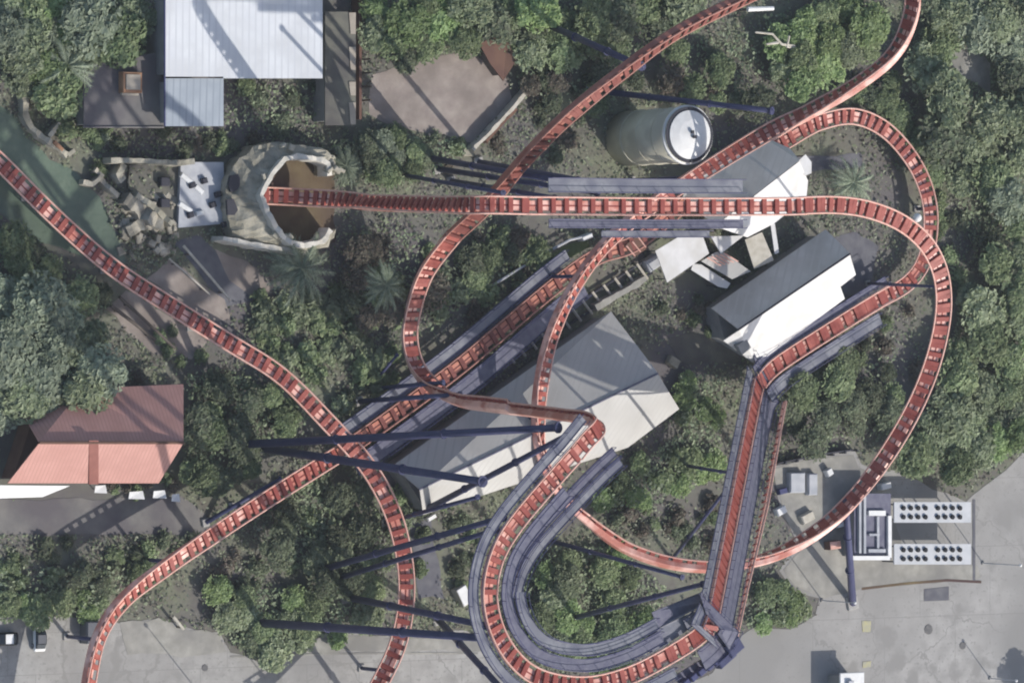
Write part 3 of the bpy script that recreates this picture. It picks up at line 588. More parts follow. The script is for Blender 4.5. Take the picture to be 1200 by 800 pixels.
# inner walkway bridge from the top loop towards the station roof
t = thing('service_bridge', 'wide dark grey service bridge beside the top loop, ending over the station corner', 'bridge', P(680, 590, 0))
pts = [(600, 700, 55), (607, 672, 55), (625, 640, 55), (660, 600, 55), (700, 558, 55), (738, 524, 55)]
fr = path(pts[:-1]+[(726, 534, 55)]); walkway(t, fr, -1.7, -.2, 'grating_dark'); walkway(t, fr, .0, 1.6, 'grating')

# ------------------------------------------------------------------ sunken timber rows beside the brake run
t = thing('storage_track', 'double row of pale cross beams between the final brakes and the curving track', 'storage track', P(690, 350, 0))
b = MB()
for k in range(13):
    u, v = 752-k*13, 318+k*8.2
    b.tube([P(u-6, v-9, .8), P(u+7, v+9, .8)], .22, 6)
b.build('cross_beams', 'pale_wood', t)
for off in (-7, 7):
    b = MB(); b.tube([P(760+off*.6, 312+off, .6), P(600+off*.6, 412+off, .6)], .2, 6); b.build('rail', 'dark_metal', t)
t = thing('retaining_wall', 'long pale concrete ledge above the station roof', 'wall', P(728, 345, 0))
b = MB(); wall_run(b, [(699, 361), (720, 348), (740, 337), (757, 326)], 1.6, 1.0, rnd=.1, seed=21); b.build('ledge', 'tan_paving', t)
b = MB(); b.box(P(760, 308, 0), 2.6, 2.0, 1.6, R(30), bev=.15); b.build('end_block', 'slab', t)
t = thing('control_hut', 'small brown roofed hut beside the curving track below the walkway', 'hut', P(746, 290, 0))
b = MB(); b.prism([P(u, v, 3) for u, v in ((732, 288), (748, 275), (760, 290), (744, 301))], .2); b.build('roof', 'wall_brown', t)
b = MB(); b.box(P(746, 288, 3)-Vector((0, 0, 3)), 2.6, 1.8, 2.8, R(35)); b.build('wall', 'wall_tan', t)
b = MB()
for k in range(3): b.tube([P(734+k*7, 288-k*5, 3.1), P(744+k*6.5, 300-k*5, 3.1)], .12, 5)
b.build('roof_ribs', 'rail_red', t)
t = thing('fence_pipe', 'pale bent pipe beside the small lawn', 'pipe', P(650, 310, 0))
b = MB(); b.tube([P(u, v, 1.4) for u, v in ((560, 345), (600, 320), (640, 296), (668, 281), (686, 277))], .2, 6); b.build('pipe', 'slab', t)
b = MB(); b.box(P(682, 278, 0), 1.9, .7, 1.7, R(20), bev=.1); b.build('white_cover', 'white_paint', t)
t = thing('log_wall', 'pale timber wall slanting across the dirt yard', 'wall', P(590, 140, 0))
b = MB(); wall_run(b, [(554, 176), (575, 155), (600, 128), (621, 104)], 1.8, .55, rnd=.15, seed=22); b.build('timber', 'pale_wood', t)
b = MB(); wall_run(b, [(570, 166), (590, 144), (606, 128)], 1.3, .4, rnd=.1, seed=23); b.build('lower_rail', 'wall_brown', t)
t = thing('dark_shed', 'dark brown canopy roof at the edge of the dirt yard', 'shed', P(590, 55, 0))
b = MB(); b.prism([P(*q) for q in ((562, 52, 3), (595, 32, 3), (612, 60, 3.6), (590, 95, 3), (574, 74, 3))], .25); b.build('roof', 'wall_brown', t)
b = MB(); b.prism([P(*q) for q in ((566, 54, 2.7), (593, 38, 2.7), (606, 60, 2.7), (588, 88, 2.7))], 2.7); b.build('wall', 'dark_wood', t)

# ------------------------------------------------------------------ queue terrace on the right
t = thing('queue_house', 'dark grey roof terrace framed by white parapets beside the two dotted canopies', 'building', P(1010, 615, 0))
zq = 4.2
b = MB(); b.prism([P(u, v, zq) for u, v in ((1001, 578), (1044, 578), (1044, 655), (1001, 655))], .3); b.build('roof', 'grating_dark', t)
b = MB(); b.prism([P(u, v, zq-.31) for u, v in ((1004, 582), (1041, 582), (1041, 652), (1004, 652))], zq-.31); b.build('wall', 'wall_grey', t)
b = MB()
def bar(u0, v0, u1, v1, h=.5): b.prism([P(u, v, zq+h) for u, v in ((u0, v0), (u1, v0), (u1, v1), (u0, v1))], h-.01)
bar(1041, 604, 1045, 653); bar(999, 651, 1043, 656, .55); bar(1018.5, 598, 1038, 604, .5)
b.build('parapet', 'white_paint', t)
b = MB()
bar(1007, 581, 1009.5, 648); bar(1012.5, 581, 1015, 648); bar(1028, 605, 1030.5, 642, .4); bar(1019, 625, 1031, 627.5, .45); bar(1018, 643, 1038, 647, .45)
b.build('roof_beams', 'slab', t)
for lab, v0 in (('upper white flat canopy with two rows of dark round vents', 588), ('lower white flat canopy with two rows of dark round vents', 637)):
    t = thing('flat_canopy', lab, 'canopy', P(1085, v0+12, 0), 'white flat canopies with dark vents')
    b = MB(); b.prism([P(u, v, 4.6) for u, v in ((1048, v0), (1138, v0), (1138, v0+24), (1048, v0+24))], .3); b.build('cover', 'canopy_paint', t)
    for u in (1052, 1093, 1134):
        for v in (v0+3, v0+21):
            p = P(u, v, 4.1); pb = MB(); pb.tube([(p.x, p.y, 0), p], .12, 6); pb.build('post', 'dark_metal', t)
    for row in (v0+7, v0+17.5):
        for k in range(8):
            u = 1058+k*8.6+(6 if k > 3 else 0); p = P(u, row, 4.6)
            vb = MB(); vb.lathe(p, [(.37, 0), (.40, .3), (.25, .42)], 12); vb.build('vent', 'black_paint', t)
b = MB()
for u, v, s in ((1034, 569, 1.8),): pass
def crate(label, u, v, sx, sy, h, m, rz_=0, name='storage_box', cat='box', lid=None):
    p = P(u, v, 0); t = thing(name, label, cat, p)
    b = MB(); b.box(p, sx, sy, h, rz_, bev=.06); b.build('body', m, t)
    b = MB(); b.box(p+Vector((0, 0, h)), sx*.92, sy*.92, .12, rz_, bev=.04); b.build('lid', lid or m, t)
crate('white box just above the white framed roof terrace', 1033, 569, 2.0, 1.0, 1.3, 'white_paint', .2)
crate('white dome shaped box on the tan pavement under the big curve', 968, 553, 1.1, 1.1, 1.1, 'white_paint', .5)
crate('pale grey rectangular bin shelter on the tan pavement', 930, 565, 2.9, 3.2, 1.1, 'slab')
crate('narrow grey bin shelter right of the larger one', 948, 567, 1.7, 3.4, 1.1, 'slab')
crate('cream box at the lower edge of the tan pavement below the track', 943, 606, 2.4, 1.4, 1.0, 'pale_wood', .4)
crate('pale box beside the lift beam on the tan pavement', 912, 598, 1.8, 1.2, 1.0, 'white_paint', .4)
crate('white box hidden beneath the curve beside the terrace', 982, 614, 1.4, .8, 1.0, 'white_paint', .2)
crate('dark red vending box below the curve left of the terrace', 972, 638, 2.2, 1.3, 1.6, 'wall_brown', .1, 'vending_box', 'box', 'rail_red')
crate('small white box on the lower right of the big bend lift', 934, 459, .9, .9, 1.4, 'white_paint', .3)
crate('small stone hut in the bushes left of the top loop', 538, 697, 1.9, 3.0, 1.6, 'stone_lit', .5, 'stone_hut', 'hut', 'white_paint')
crate('white box below the lower corner of the station roof', 503, 606, 1.6, .6, .8, 'white_paint', .45)
crate('tan boulder like block at the right tip of the station roof', 786, 424, 2.0, 1.4, 1.0, 'stone_lit', -.5)
crate('pale stone block at the left end of the mid brake bundle', 545, 179, 1.9, 1.1, 1.0, 'stone_lit', 0)
crate('dark planter box in the pavement under the curve', 915, 575, 1.6, .9, .7, 'handrail', .2)
# globe lamp beside the curve
def lamp(label, u, v, h, m='white_paint', r=.5):
    p = P(u, v, h); g = Vector((p.x, p.y, 0)); t = thing('lamp_post', label, 'lamp post', g, 'lamp posts around the site')
    b = MB(); b.tube([g, g+Vector((0, 0, h))], .09, 8, .06); b.build('pole', 'slab', t)
    b = MB(); b.lathe(g+Vector((0, 0, h-r)), [(r*.3, 0), (r*.8, r*.3), (r, r*.9), (r*.8, r*1.5), (r*.3, r*1.9)], 16); b.build('lamp_head', m, t, True)
    b = MB(); b.box(g, .5, .5, .3); b.build('base', 'footing', t)
lamp('white globe lamp standing between the two curved tracks', 1075, 255, 9, r=.75)
lamp('lamp post casting a thin shadow across the right plaza', 1196, 662, 10, r=.25)
lamp('lamp post on the plaza in the lower right corner', 1191, 797, 7, r=.25)
lamp('lamp post on the plaza edge below the terrace', 1002, 706, 9, r=.25)
lamp('lamp post below the lower edge casting a thin shadow over the road verge', 292, 828, 13, r=.3)
lamp('lamp post below the lower edge casting the thinnest shadow on the road', 380, 832, 11, r=.2)
lamp('lamp post below the lower left corner of the road', 42, 834, 7, r=.25)
column((436, 856), (490, 856, 13.5), .5, 'column standing just below the lower edge of the road')
for lab, u, v, rr_ in (('round iron manhole cover on the plaza near the right canopy kerb', 1088, 737, .8), ('round iron manhole cover in the plaza middle', 1128, 756, .6), ('round iron manhole cover on the road at the left', 240, 782, .5)):
    q = P(u, v, .05); t = thing('manhole_cover', lab, 'manhole', q, 'iron manhole covers'); b = MB(); b.lathe(q, [(rr_, 0), (rr_, .06), (rr_*.85, .075), (rr_*.8, .065), (.05, .07)], 18); b.build('lid', 'iron', t)
# kiosk and cars at the bottom
p = P(982, 806, 0); t = thing('ticket_kiosk', 'white roofed kiosk on the plaza at the bottom right', 'kiosk', p)
b = MB(); b.box(p, 4.0, 4.4, 3.6); b.build('wall', 'wall_grey', t)
b = MB(); b.box(p+Vector((0, 0, 3.6)), 4.7, 5.4, .3, bev=.08); b.build('roof', 'white_paint', t)
b = MB(); b.box(p+Vector((2.9, -.4, 0)), .9, 1.4, 1.2); b.build('bin', 'handrail', t)
b = MB(); b.box(p+Vector((-.6, 1.0, 3.9)), 1.1, .9, .6, bev=.05); b.build('roof_unit', 'slab', t)
t = thing('pavement_fence', 'low black fence along the top edge of the tan pavement', 'fence', P(955, 537, 0))
b = MB(); wall_run(b, [(912, 543), (940, 537), (970, 531), (1000, 527)], 1.5, .25, seed=31); b.build('panel', 'dark_metal', t)
b = MB()
for k in range(7): b = MB(); b.box(P(914+k*14, 542.4-k*2.5, 0), .3, .3, 1.7); b.build('post', 'dark_metal', t)
sheet('road_marking', [(1010, 727), (1021, 727), (1020, 740), (1011, 740)], 'yellow', .12, ragged=False, paved=False)
sheet('road_marking', [(1011, 775), (1021, 774), (1020, 781), (1011, 782)], 'yellow', .12, ragged=False, paved=False)
def car(label, u, v, m, roofm, rz_=0):
    p = P(u, v, 0); t = thing('parked_car', label, 'car', p, 'cars parked by the road'); q = Matrix.Rotation(rz_, 3, 'Z')
    def loft(name, secs, mm, parent=t):
        b = MB(); vs = []; n = 8
        for y, wd, z0, z1 in secs:
            vs += [p+q@Vector((x, y, z)) for x, z in ((-wd*.9, z0), (wd*.9, z0), (wd, z0+.12), (wd, z1-.12), (wd*.88, z1), (-wd*.88, z1), (-wd, z1-.12), (-wd, z0+.12))]
        fs = [tuple(range(n)), tuple(range(len(vs)-1, len(vs)-n-1, -1))]
        for i in range(len(secs)-1): fs += [(i*n+k, i*n+(k+1) % n, (i+1)*n+(k+1) % n, (i+1)*n+k) for k in range(n)]
        b.add(vs, fs); return b.build(name, mm, parent)
    loft('body', [(-2.15, .8, .4, .75), (-1.9, .9, .28, .88), (-.6, .94, .25, .95), (1.3, .94, .25, .92), (1.95, .88, .28, .82), (2.15, .78, .4, .7)], m)
    loft('cabin', [(-1.75, .74, .88, .98), (-1.15, .78, .9, 1.42), (.35, .78, .9, 1.45), (1.05, .74, .88, .98)], 'glass')
    loft('roof', [(-1.05, .7, 1.43, 1.5), (.25, .7, 1.45, 1.53)], roofm)
    for x in (-.85, .85):
        for y in (-1.3, 1.3):
            b = MB(); c = p+q@Vector((x, y, .33)); a = q@Vector((.12, 0, 0)); b.tube([c-a, c+a], .33, 14); w_ = b.build('wheel', 'black_paint', t)
            b = MB(); b.tube([c-a*1.08, c+a*1.08], .18, 10); b.build('rim', 'slab', w_)
    for x in (-.6, .6):
        b = MB(); b.box(p+q@Vector((x, -2.1, .55)), .34, .12, .18, rz_); b.build('headlight', 'white_paint', t)
car('black car with a white roof cut by the left photo edge', 3, 748, 'black_paint', 'white_paint', R(90))
car('white car with dark windows parked beside the container', 44, 745, 'white_paint', 'car_grey', 0)
crate('grey shipping container between the white car and the curving track', 103, 740, 2.6, 3.2, 2.2, 'car_grey', 0, 'container', 'container')
# poles lying about
def pole(label, a, c, r, m='pale_wood', name='timber_pole', cat='pole'):
    t = thing(name, label, cat, P((a[0]+c[0])/2, (a[1]+c[1])/2, 0))
    bb = MB(); pa, pc = P(*a), P(*c); bb.tube([pa, pa.lerp(pc, .5)+Vector((0, 0, .08)), pc], r, 8, r*.85); bb.build('shaft', m, t)
    bb = MB()
    for f in (.15, .85): q = pa.lerp(pc, f); bb.tube([(q.x, q.y, 0), q], r*.6, 6)
    bb.build('prop', 'dark_wood', t)
pole('pale timber pole at the left edge below the pool', (-10, 283, 2), (27, 294, 2), .3)
pole('white beam at the top edge beside the rising red track', (876, 11, 3), (906, 10, 3), .4, 'white_paint')
pole('pale pole beside the red track across the dirt boards', (215, 288, 1.6), (270, 352, 1.6), .22)
pole('short pale pole above the dirt boards', (198, 303, 1.2), (246, 345, 1.2), .15)
pole('added dark pole drawing a shadow stripe across the dirt boards', (130, 358, 1), (182, 398, 1), .3, 'dark_wood')  # this and the next are added to draw column shadow stripes
pole('second added dark pole drawing a shadow stripe near the red track', (140, 348, 1), (205, 408, 1), .25, 'dark_wood')
pole('yellowish post on the road verge', (203, 722, 1.6), (215, 737, 1.6), .25, 'pale_wood')
# dead branching tree, top
t = thing('bare_tree', 'leafless pale tree with forking limbs below the top edge', 'tree', P(925, 60, 0))
b = MB(); b.tube([P(940, 62, 0), P(938, 62, 3)], .4, 8, .3); b.build('trunk', 'pale_wood', t)
for pts in ([(885, 38, 5), (905, 40, 5.2), (916, 52, 5), (930, 54, 4), (938, 62, 3)], [(952, 76, 4.5), (940, 66, 4), (938, 62, 3)], [(925, 42, 5.5), (922, 55, 4.6), (930, 56, 4)], [(898, 52, 5), (912, 50, 5)]):
    b = MB(); b.tube([P(*q) for q in pts], .16, 6, .26); b.build('limb', 'pale_wood', t)

# ------------------------------------------------------------------ trees
def crown_mesh(name, seed, mname, quads=760, lobes=12, flat=.42, leaf=(.055, .17), spread=.8):
    rr = random.Random(seed); vs = []; fs = []
    LB = [(Vector((0, 0, .12)), .55)]
    for k in range(lobes):
        a = rr.uniform(0, 6.28); d = rr.uniform(.35, spread); LB.append((Vector((math.cos(a)*d, math.sin(a)*d, rr.uniform(-.18, .22))), rr.uniform(.16, .4)))
    tot = sum(r*r for _, r in LB)
    for c, r in LB:
        for k in range(int(quads*r*r/tot)):
            z = rr.uniform(-.2, 1); a = rr.uniform(0, 6.28); s = math.sqrt(max(0, 1-z*z)); d = Vector((s*math.cos(a), s*math.sin(a), z))
            p = c+Vector((d.x*r, d.y*r, d.z*r*flat))*rr.uniform(.72, 1.12)
            nrm = (d*.6+Vector((rr.uniform(-1, 1), rr.uniform(-1, 1), rr.uniform(0, 1.6)))*.75).normalized(); x = nrm.orthogonal().normalized(); q = rr.uniform(0, 6.28); y = nrm.cross(x)
            x, y = x*math.cos(q)+y*math.sin(q), y*math.cos(q)-x*math.sin(q)
            h = rr.uniform(*leaf); g = h*rr.uniform(.45, .8); k0 = len(vs)
            vs += [p-x*h, p-y*g+nrm*h*.15, p+x*h, p+y*g+nrm*h*.15]; fs.append((k0, k0+1, k0+2, k0+3))
    for k in range(quads//4):                                        # loose twigs round the lobes
        a = rr.uniform(0, 6.28); d = math.sqrt(rr.random())*1.12; p = Vector((math.cos(a)*d, math.sin(a)*d, rr.uniform(-.35, .3)*(1.2-d)))
        nrm = Vector((rr.uniform(-.7, .7), rr.uniform(-.7, .7), 1)).normalized(); x = nrm.orthogonal().normalized(); q = rr.uniform(0, 6.28); y = nrm.cross(x)
        x, y = x*math.cos(q)+y*math.sin(q), y*math.cos(q)-x*math.sin(q); h = rr.uniform(*leaf)*.9; g = h*rr.uniform(.3, .7); k0 = len(vs)
        vs += [p-x*h, p-y*g, p+x*h, p+y*g]; fs.append((k0, k0+1, k0+2, k0+3))
    me = bpy.data.meshes.new(name); me.from_pydata(vs, [], fs); me.materials.append(M[mname]); return me
def trunk_mesh(seed):
    rr = random.Random(seed); b = MB(); b.tube([(0, 0, -1.15), (.02, .01, -.6), (0, 0, -.1)], .075, 8, .05)
    for k in range(5):
        a = rr.uniform(0, 6.28); b.tube([(0, 0, -.5+.08*k), (.25*math.cos(a), .25*math.sin(a), -.15), (.5*math.cos(a), .5*math.sin(a), .08)], .04, 5, .015)
    me = bpy.data.meshes.new('trunk'); me.from_pydata(b.v, [], b.f); me.materials.append(M['bark']); return me
PAL = {'pale': 'leaf_pale', 'mid': 'leaf_mid', 'bright': 'leaf_bright', 'dark': 'leaf_dark', 'purple': 'leaf_purple', 'grey': 'leaf_grey'}
WORD = {'pale': 'pale green', 'mid': 'mid green', 'bright': 'bright green', 'dark': 'dark green', 'purple': 'purplish brown', 'grey': 'grey green'}
CROWN = {k: [crown_mesh('crown', i*31+len(k)*7+ord(k[0]), m, 1500 if k != 'dark' else 1200) for i in range(3)] for k, m in PAL.items()}
SHRUB = {k: [crown_mesh('foliage', 500+i*17+ord(k[0]), m, 330, 6, .7, (.12, .26)) for i in range(2)] for k, m in PAL.items()}
TRUNKS = [trunk_mesh(i) for i in range(3)]
LAND = [(60, 60, 'in the upper left grove'), (150, 50, 'left of the white hall'), (60, 130, 'near the shore wall'), (30, 300, 'below the pool'), (40, 400, 'in the left grey green grove'), (100, 450, 'above the red roofed house'), (240, 540, 'right of the red roofed house'),
 (60, 660, 'below the red roofed house'), (60, 705, 'along the road at far left'), (200, 640, 'above the bottom left track'), (290, 720, 'by the road below the bushes'), (360, 620, 'between the crossing tracks'), (330, 760, 'on the road verge'), (400, 700, 'left of the bottom track'),
 (500, 690, 'between bottom track and top loop'), (690, 660, 'in upper part of the top loop'), (690, 740, 'in lower part of the top loop'), (760, 560, 'below the station roof'), (820, 490, 'right of the station roof'), (950, 480, 'below the gabled shed walkway'),
 (1020, 480, 'inside the big curve'), (920, 715, 'on the plaza edge by the lift'), (980, 400, 'beside the gabled shed'), (1000, 220, 'under the arching track'), (1040, 190, 'inside the arching track'), (1110, 180, 'right of the arching track'), (1150, 30, 'in the upper right corner'),
 (1100, 90, 'beside the bare clearing'), (1170, 200, 'along the right edge'), (1160, 300, 'right of the big curve'), (1160, 430, 'in the right hand grove'), (1110, 520, 'above the dotted canopies'), (970, 50, 'between the two upper tracks'), (1020, 90, 'beneath the upper right track'), (850, 90, 'above the round tank'),
 (720, 30, 'at the top between the tracks'), (560, 30, 'above the dirt yard'), (470, 40, 'right of the side annex'), (420, 190, 'above the plunging track'), (440, 310, 'below the plunging track'), (340, 310, 'below the ruined tower'), (560, 320, 'beside the rising dive track'), (300, 440, 'along the diagonal pool track'), (180, 400, 'by the dirt boards'), (680, 180, 'left of the round tank'), (760, 620, 'above the pink banked track'), (560, 640, 'left of the top loop'), (300, 480, 'above the long level column'), (110, 260, 'near the stone rubble'), (220, 175, 'between hall and ruins'), (800, 360, 'between station and gabled shed'), (640, 100, 'right of the dirt yard')]
PLANTED = []      # (root, kind word, look, u, v)
GROVES = []
KEEP = [[(120, 360), (170, 325), (205, 300), (290, 300), (325, 345), (275, 380), (240, 402), (225, 422), (180, 418)], [(1108, 58), (1140, 50), (1164, 72), (1166, 118), (1148, 106), (1116, 90)], [(448, 92), (545, 72), (585, 95), (555, 160), (450, 140)], [(98, 84), (192, 84), (192, 149), (98, 149)]]
def region(poly, n, rad, kinds, hz=4.0, shrub=False, gap=.46):
    if not shrub: GROVES.append((poly, 0 if 'dark' in kinds[:1] else 1))
    us = [q[0] for q in poly]; vs = [q[1] for q in poly]; pts = []; tries = 0
    while len(pts) < n and tries < 6000:
        tries += 1; u, v = random.uniform(min(us), max(us)), random.uniform(min(vs), max(vs)); r = random.uniform(*rad)
        if not inside(u, v, poly) or (not shrub and any(inside(u+dx, v+dy, q) for q in KEEP for dx, dy in ((0, 0), (r*5, 0), (-r*5, 0), (0, r*5), (0, -r*5)))): continue
        if any(math.hypot((u-a)*PX, (v-b)*PX) < gap*(r+c) for a, b, c in pts): continue
        pts.append((u, v, r))
    for u, v, r in pts: plant(u, v, r, random.choice(kinds), hz*random.uniform(.8, 1.25)*(r/3.2 if not shrub else 1), shrub)
def plant(u, v, r, look, hz, shrub):
    p = P(u, v, hz if not shrub else .5*r); name = 'shrub' if shrub else 'tree'
    o = bpy.data.objects.new('shrub' if shrub else 'leafy_tree', None); o.location = (p.x, p.y, 0); o.rotation_euler = (0, 0, random.uniform(0, 6.28)); link(o)
    me = random.choice((SHRUB if shrub else CROWN)[look]); c = bpy.data.objects.new('foliage' if shrub else 'crown', me); link(c, o)
    k = r*random.uniform(.95, 1.1); c.scale = (k, k*random.uniform(.85, 1.1), r*random.uniform(.85, 1.2))
    if shrub: c.location = (0, 0, r*.45)
    else:
        c.location = (0, 0, hz); t = bpy.data.objects.new('trunk', random.choice(TRUNKS)); link(t, o); t.location = (0, 0, hz); t.scale = (r, r, hz/1.12)
    PLANTED.append((o, name, look, u, v, r))
G = region
G([(0, 0), (168, 0), (172, 60), (120, 80), (98, 100), (60, 112), (0, 96)], 16, (2.4, 4.2), ['pale', 'mid', 'bright', 'grey'])
G([(-10, 325), (50, 335), (105, 385), (128, 445), (95, 470), (25, 488), (-10, 500)], 16, (2.6, 4.4), ['grey', 'grey', 'pale'], 5)
G([(0, 265), (50, 290), (120, 330), (140, 360), (100, 370), (40, 330), (0, 320)], 8, (1.6, 2.6), ['dark', 'mid'])
G([(432, -5), (640, -5), (622, 55), (560, 66), (480, 72), (435, 60)], 16, (2.2, 3.8), ['mid', 'bright', 'pale', 'dark'])
G([(605, -5), (840, -5), (760, 60), (700, 66), (640, 80), (610, 60)], 16, (2.2, 3.8), ['mid', 'pale', 'dark', 'mid'])
G([(600, 85), (700, 85), (760, 95), (720, 118), (640, 120)], 7, (1.5, 2.5), ['dark', 'purple', 'mid'])
G([(770, 70), (870, 30), (905, 95), (890, 125), (790, 115)], 9, (1.6, 2.8), ['dark', 'purple', 'mid'])
G([(895, 18), (1050, 5), (1030, 50), (960, 92), (905, 112)], 13, (2.0, 3.4), ['mid', 'bright', 'pale'])
G([(1080, -5), (1210, -5), (1210, 330), (1150, 315), (1120, 235), (1085, 130), (1072, 60)], 26, (2.4, 4.4), ['mid', 'pale', 'pale', 'grey', 'dark'])
G([(1125, 345), (1210, 330), (1210, 515), (1160, 552), (1065, 540), (1085, 490), (1115, 410)], 24, (2.2, 4.0), ['mid', 'pale', 'dark', 'bright'])
G([(960, 108), (1050, 90), (1080, 125), (1100, 215), (1070, 160), (1030, 128)], 9, (1.5, 2.5), ['dark', 'mid'])
G([(795, 438), (850, 440), (842, 560), (760, 592), (690, 595), (722, 562), (800, 505)], 18, (1.3, 2.2), ['bright', 'bright', 'mid'], 2.2)
G([(912, 445), (1055, 400), (1045, 500), (990, 525), (925, 520)], 14, (1.6, 2.8), ['dark', 'mid', 'dark'])
G([(632, 640), (720, 640), (785, 690), (740, 770), (680, 776), (620, 740), (612, 690)], 18, (1.8, 3.0), ['mid', 'bright', 'pale'], 3)
G([(340, 560), (440, 570), (455, 690), (380, 690), (320, 640)], 13, (1.8, 3.0), ['mid', 'pale', 'dark'])
G([(225, 508), (320, 505), (300, 560), (240, 580), (212, 545)], 8, (1.6, 2.8), ['mid', 'dark'])
G([(250, 690), (440, 690), (440, 738), (330, 776), (270, 752)], 16, (1.6, 2.7), ['mid', 'bright', 'pale'], 2.6)
G([(-5, 690), (125, 698), (120, 722), (-5, 722)], 6, (1.4, 2.2), ['mid', 'bright'], 2.5)
G([(885, 692), (945, 690), (950, 730), (872, 738)], 7, (1.4, 2.1), ['bright', 'mid'], 2)
G([(385, 165), (470, 160), (468, 215), (400, 218)], 6, (1.4, 2.4), ['mid', 'dark', 'grey'])
G([(405, 265), (500, 272), (472, 380), (405, 385)], 7, (1.6, 2.6), ['dark', 'mid', 'purple'])
G([(250, 430), (290, 440), (370, 490), (340, 505), (230, 500), (215, 440)], 8, (1.8, 3.0), ['mid', 'dark', 'mid'])
G([(0, 665), (190, 662), (120, 705), (0, 695)], 4, (1.6, 2.4), ['dark', 'mid'], 2)
G([(500, 300), (620, 275), (640, 300), (560, 350), (500, 390)], 8, (1.6, 2.6), ['dark', 'mid', 'purple'], 3)
G([(430, 150), (560, 170), (500, 215), (430, 215)], 5, (1.5, 2.4), ['mid', 'dark'], 3)
G([(265, 98), (375, 98), (375, 148), (265, 148)], 5, (1.4, 2.2), ['dark', 'mid'], 1.5)
# low shrubs of the dark ground
for poly, n, kinds in (([(430, 150), (600, 160), (600, 190), (430, 215)], 10, ['dark', 'purple', 'mid']), ([(170, 370), (380, 480), (350, 500), (230, 480), (140, 430)], 16, ['dark', 'purple', 'mid']), ([(0, 630), (240, 630), (190, 665), (120, 720), (0, 690)], 26, ['dark', 'dark', 'mid']),
  ([(500, 290), (640, 270), (640, 330), (500, 400)], 16, ['dark', 'purple', 'mid']), ([(700, 600), (850, 590), (845, 645), (760, 640)], 14, ['purple', 'dark', 'mid']), ([(910, 430), (1070, 340), (1080, 430), (1040, 500), (930, 520)], 22, ['dark', 'purple', 'mid']),
  ([(1060, 120), (1130, 240), (1130, 420), (1115, 330), (1080, 220)], 14, ['dark', 'mid']), ([(770, 340), (850, 340), (830, 400), (790, 420)], 8, ['dark', 'purple', 'mid']), ([(280, 640), (340, 640), (340, 690), (240, 690)], 8, ['purple', 'dark']), ([(610, 90), (720, 90), (690, 190), (640, 190)], 12, ['dark', 'purple']),
  ([(100, 150), (300, 152), (300, 185), (110, 185)], 12, ['dark', 'mid', 'purple']), ([(490, 570), (580, 600), (560, 700), (490, 720)], 12, ['dark', 'mid']), ([(90, 100), (130, 150), (120, 205), (60, 150)], 7, ['mid', 'grey'])): G(poly, n, (.9, 1.7), kinds, 1, True)
plant(1262, 838, 3.2, 'mid', 8.0, False)
LAND.append((1262, 838, 'beyond the lower right plaza corner'))
G([(120, 560), (205, 562), (210, 578), (130, 578)], 8, (.8, 1.3), ['purple', 'purple', 'mid'], 1, True)
for poly, n in (([(270, 400), (330, 430), (400, 500), (470, 440), (470, 330), (400, 330)], 34), ([(300, 350), (400, 345), (400, 420), (330, 420), (290, 390)], 16), ([(500, 290), (640, 270), (640, 330), (500, 400)], 16), ([(330, 560), (480, 560), (470, 640), (330, 690)], 12)): G(poly, n, (1.2, 2.2), ['mid', 'pale', 'dark', 'mid'], 1, True)
# palms
def palm(label, u, v, hz, r, m, seed):
    p = P(u, v, hz); g = Vector((p.x, p.y, 0)); t = thing('palm_tree', label, 'palm', g, 'fan palms'); rr = random.Random(seed)
    b = MB(); b.tube([g, g+Vector((.1, 0, hz*.5)), g+Vector((0, 0, hz))], .26, 8, .2); b.build('trunk', 'bark', t)
    b = MB(); c = g+Vector((0, 0, hz))
    for k in range(34):
        a = k*2.4+rr.uniform(-.2, .2); el = rr.uniform(-.1, .9); L = r*rr.uniform(.75, 1.1); d = Vector((math.cos(a), math.sin(a), 0)); s = Vector((-d.y, d.x, 0)); pts = []
        for j in range(6):
            f = j/5; pts.append(c+d*L*f*math.cos(el*(1-f))+Vector((0, 0, L*(math.sin(el)*f*.8-.55*f*f))))
        for j in range(5):
            for sd_ in (-1, 1):
                for q in range(3):
                    f0 = pts[j].lerp(pts[j+1], q/3); wd = r*.13*(1-abs((j+q/3)/5-.45)*1.1)
                    tip = f0+s*sd_*wd+d*r*.16+Vector((0, 0, -.12*r*rr.uniform(.2, 1))); f1 = pts[j].lerp(pts[j+1], q/3+.28); b.add([f0, f1, tip], [(0, 1, 2)])
        b.tube(pts, .035, 4, .01)
    b.build('crown', m, t)
palm('grey green fan palm below the ruined tower with spiky fronds', 352, 314, 5, 5.6, 'leaf_grey', 1)
palm('pale fan palm between the plunging track and the diagonal track', 452, 334, 5, 4.0, 'leaf_grey', 2)
palm('fan palm under the arching track at the right', 1000, 214, 4, 4.2, 'leaf_grey', 3)
palm('small palm at the right corner of the ruined tower', 405, 195, 4, 3.2, 'leaf_grey', 4)
palm('grey fan palm at the top left grove', 78, 78, 5, 4.8, 'leaf_grey', 5)
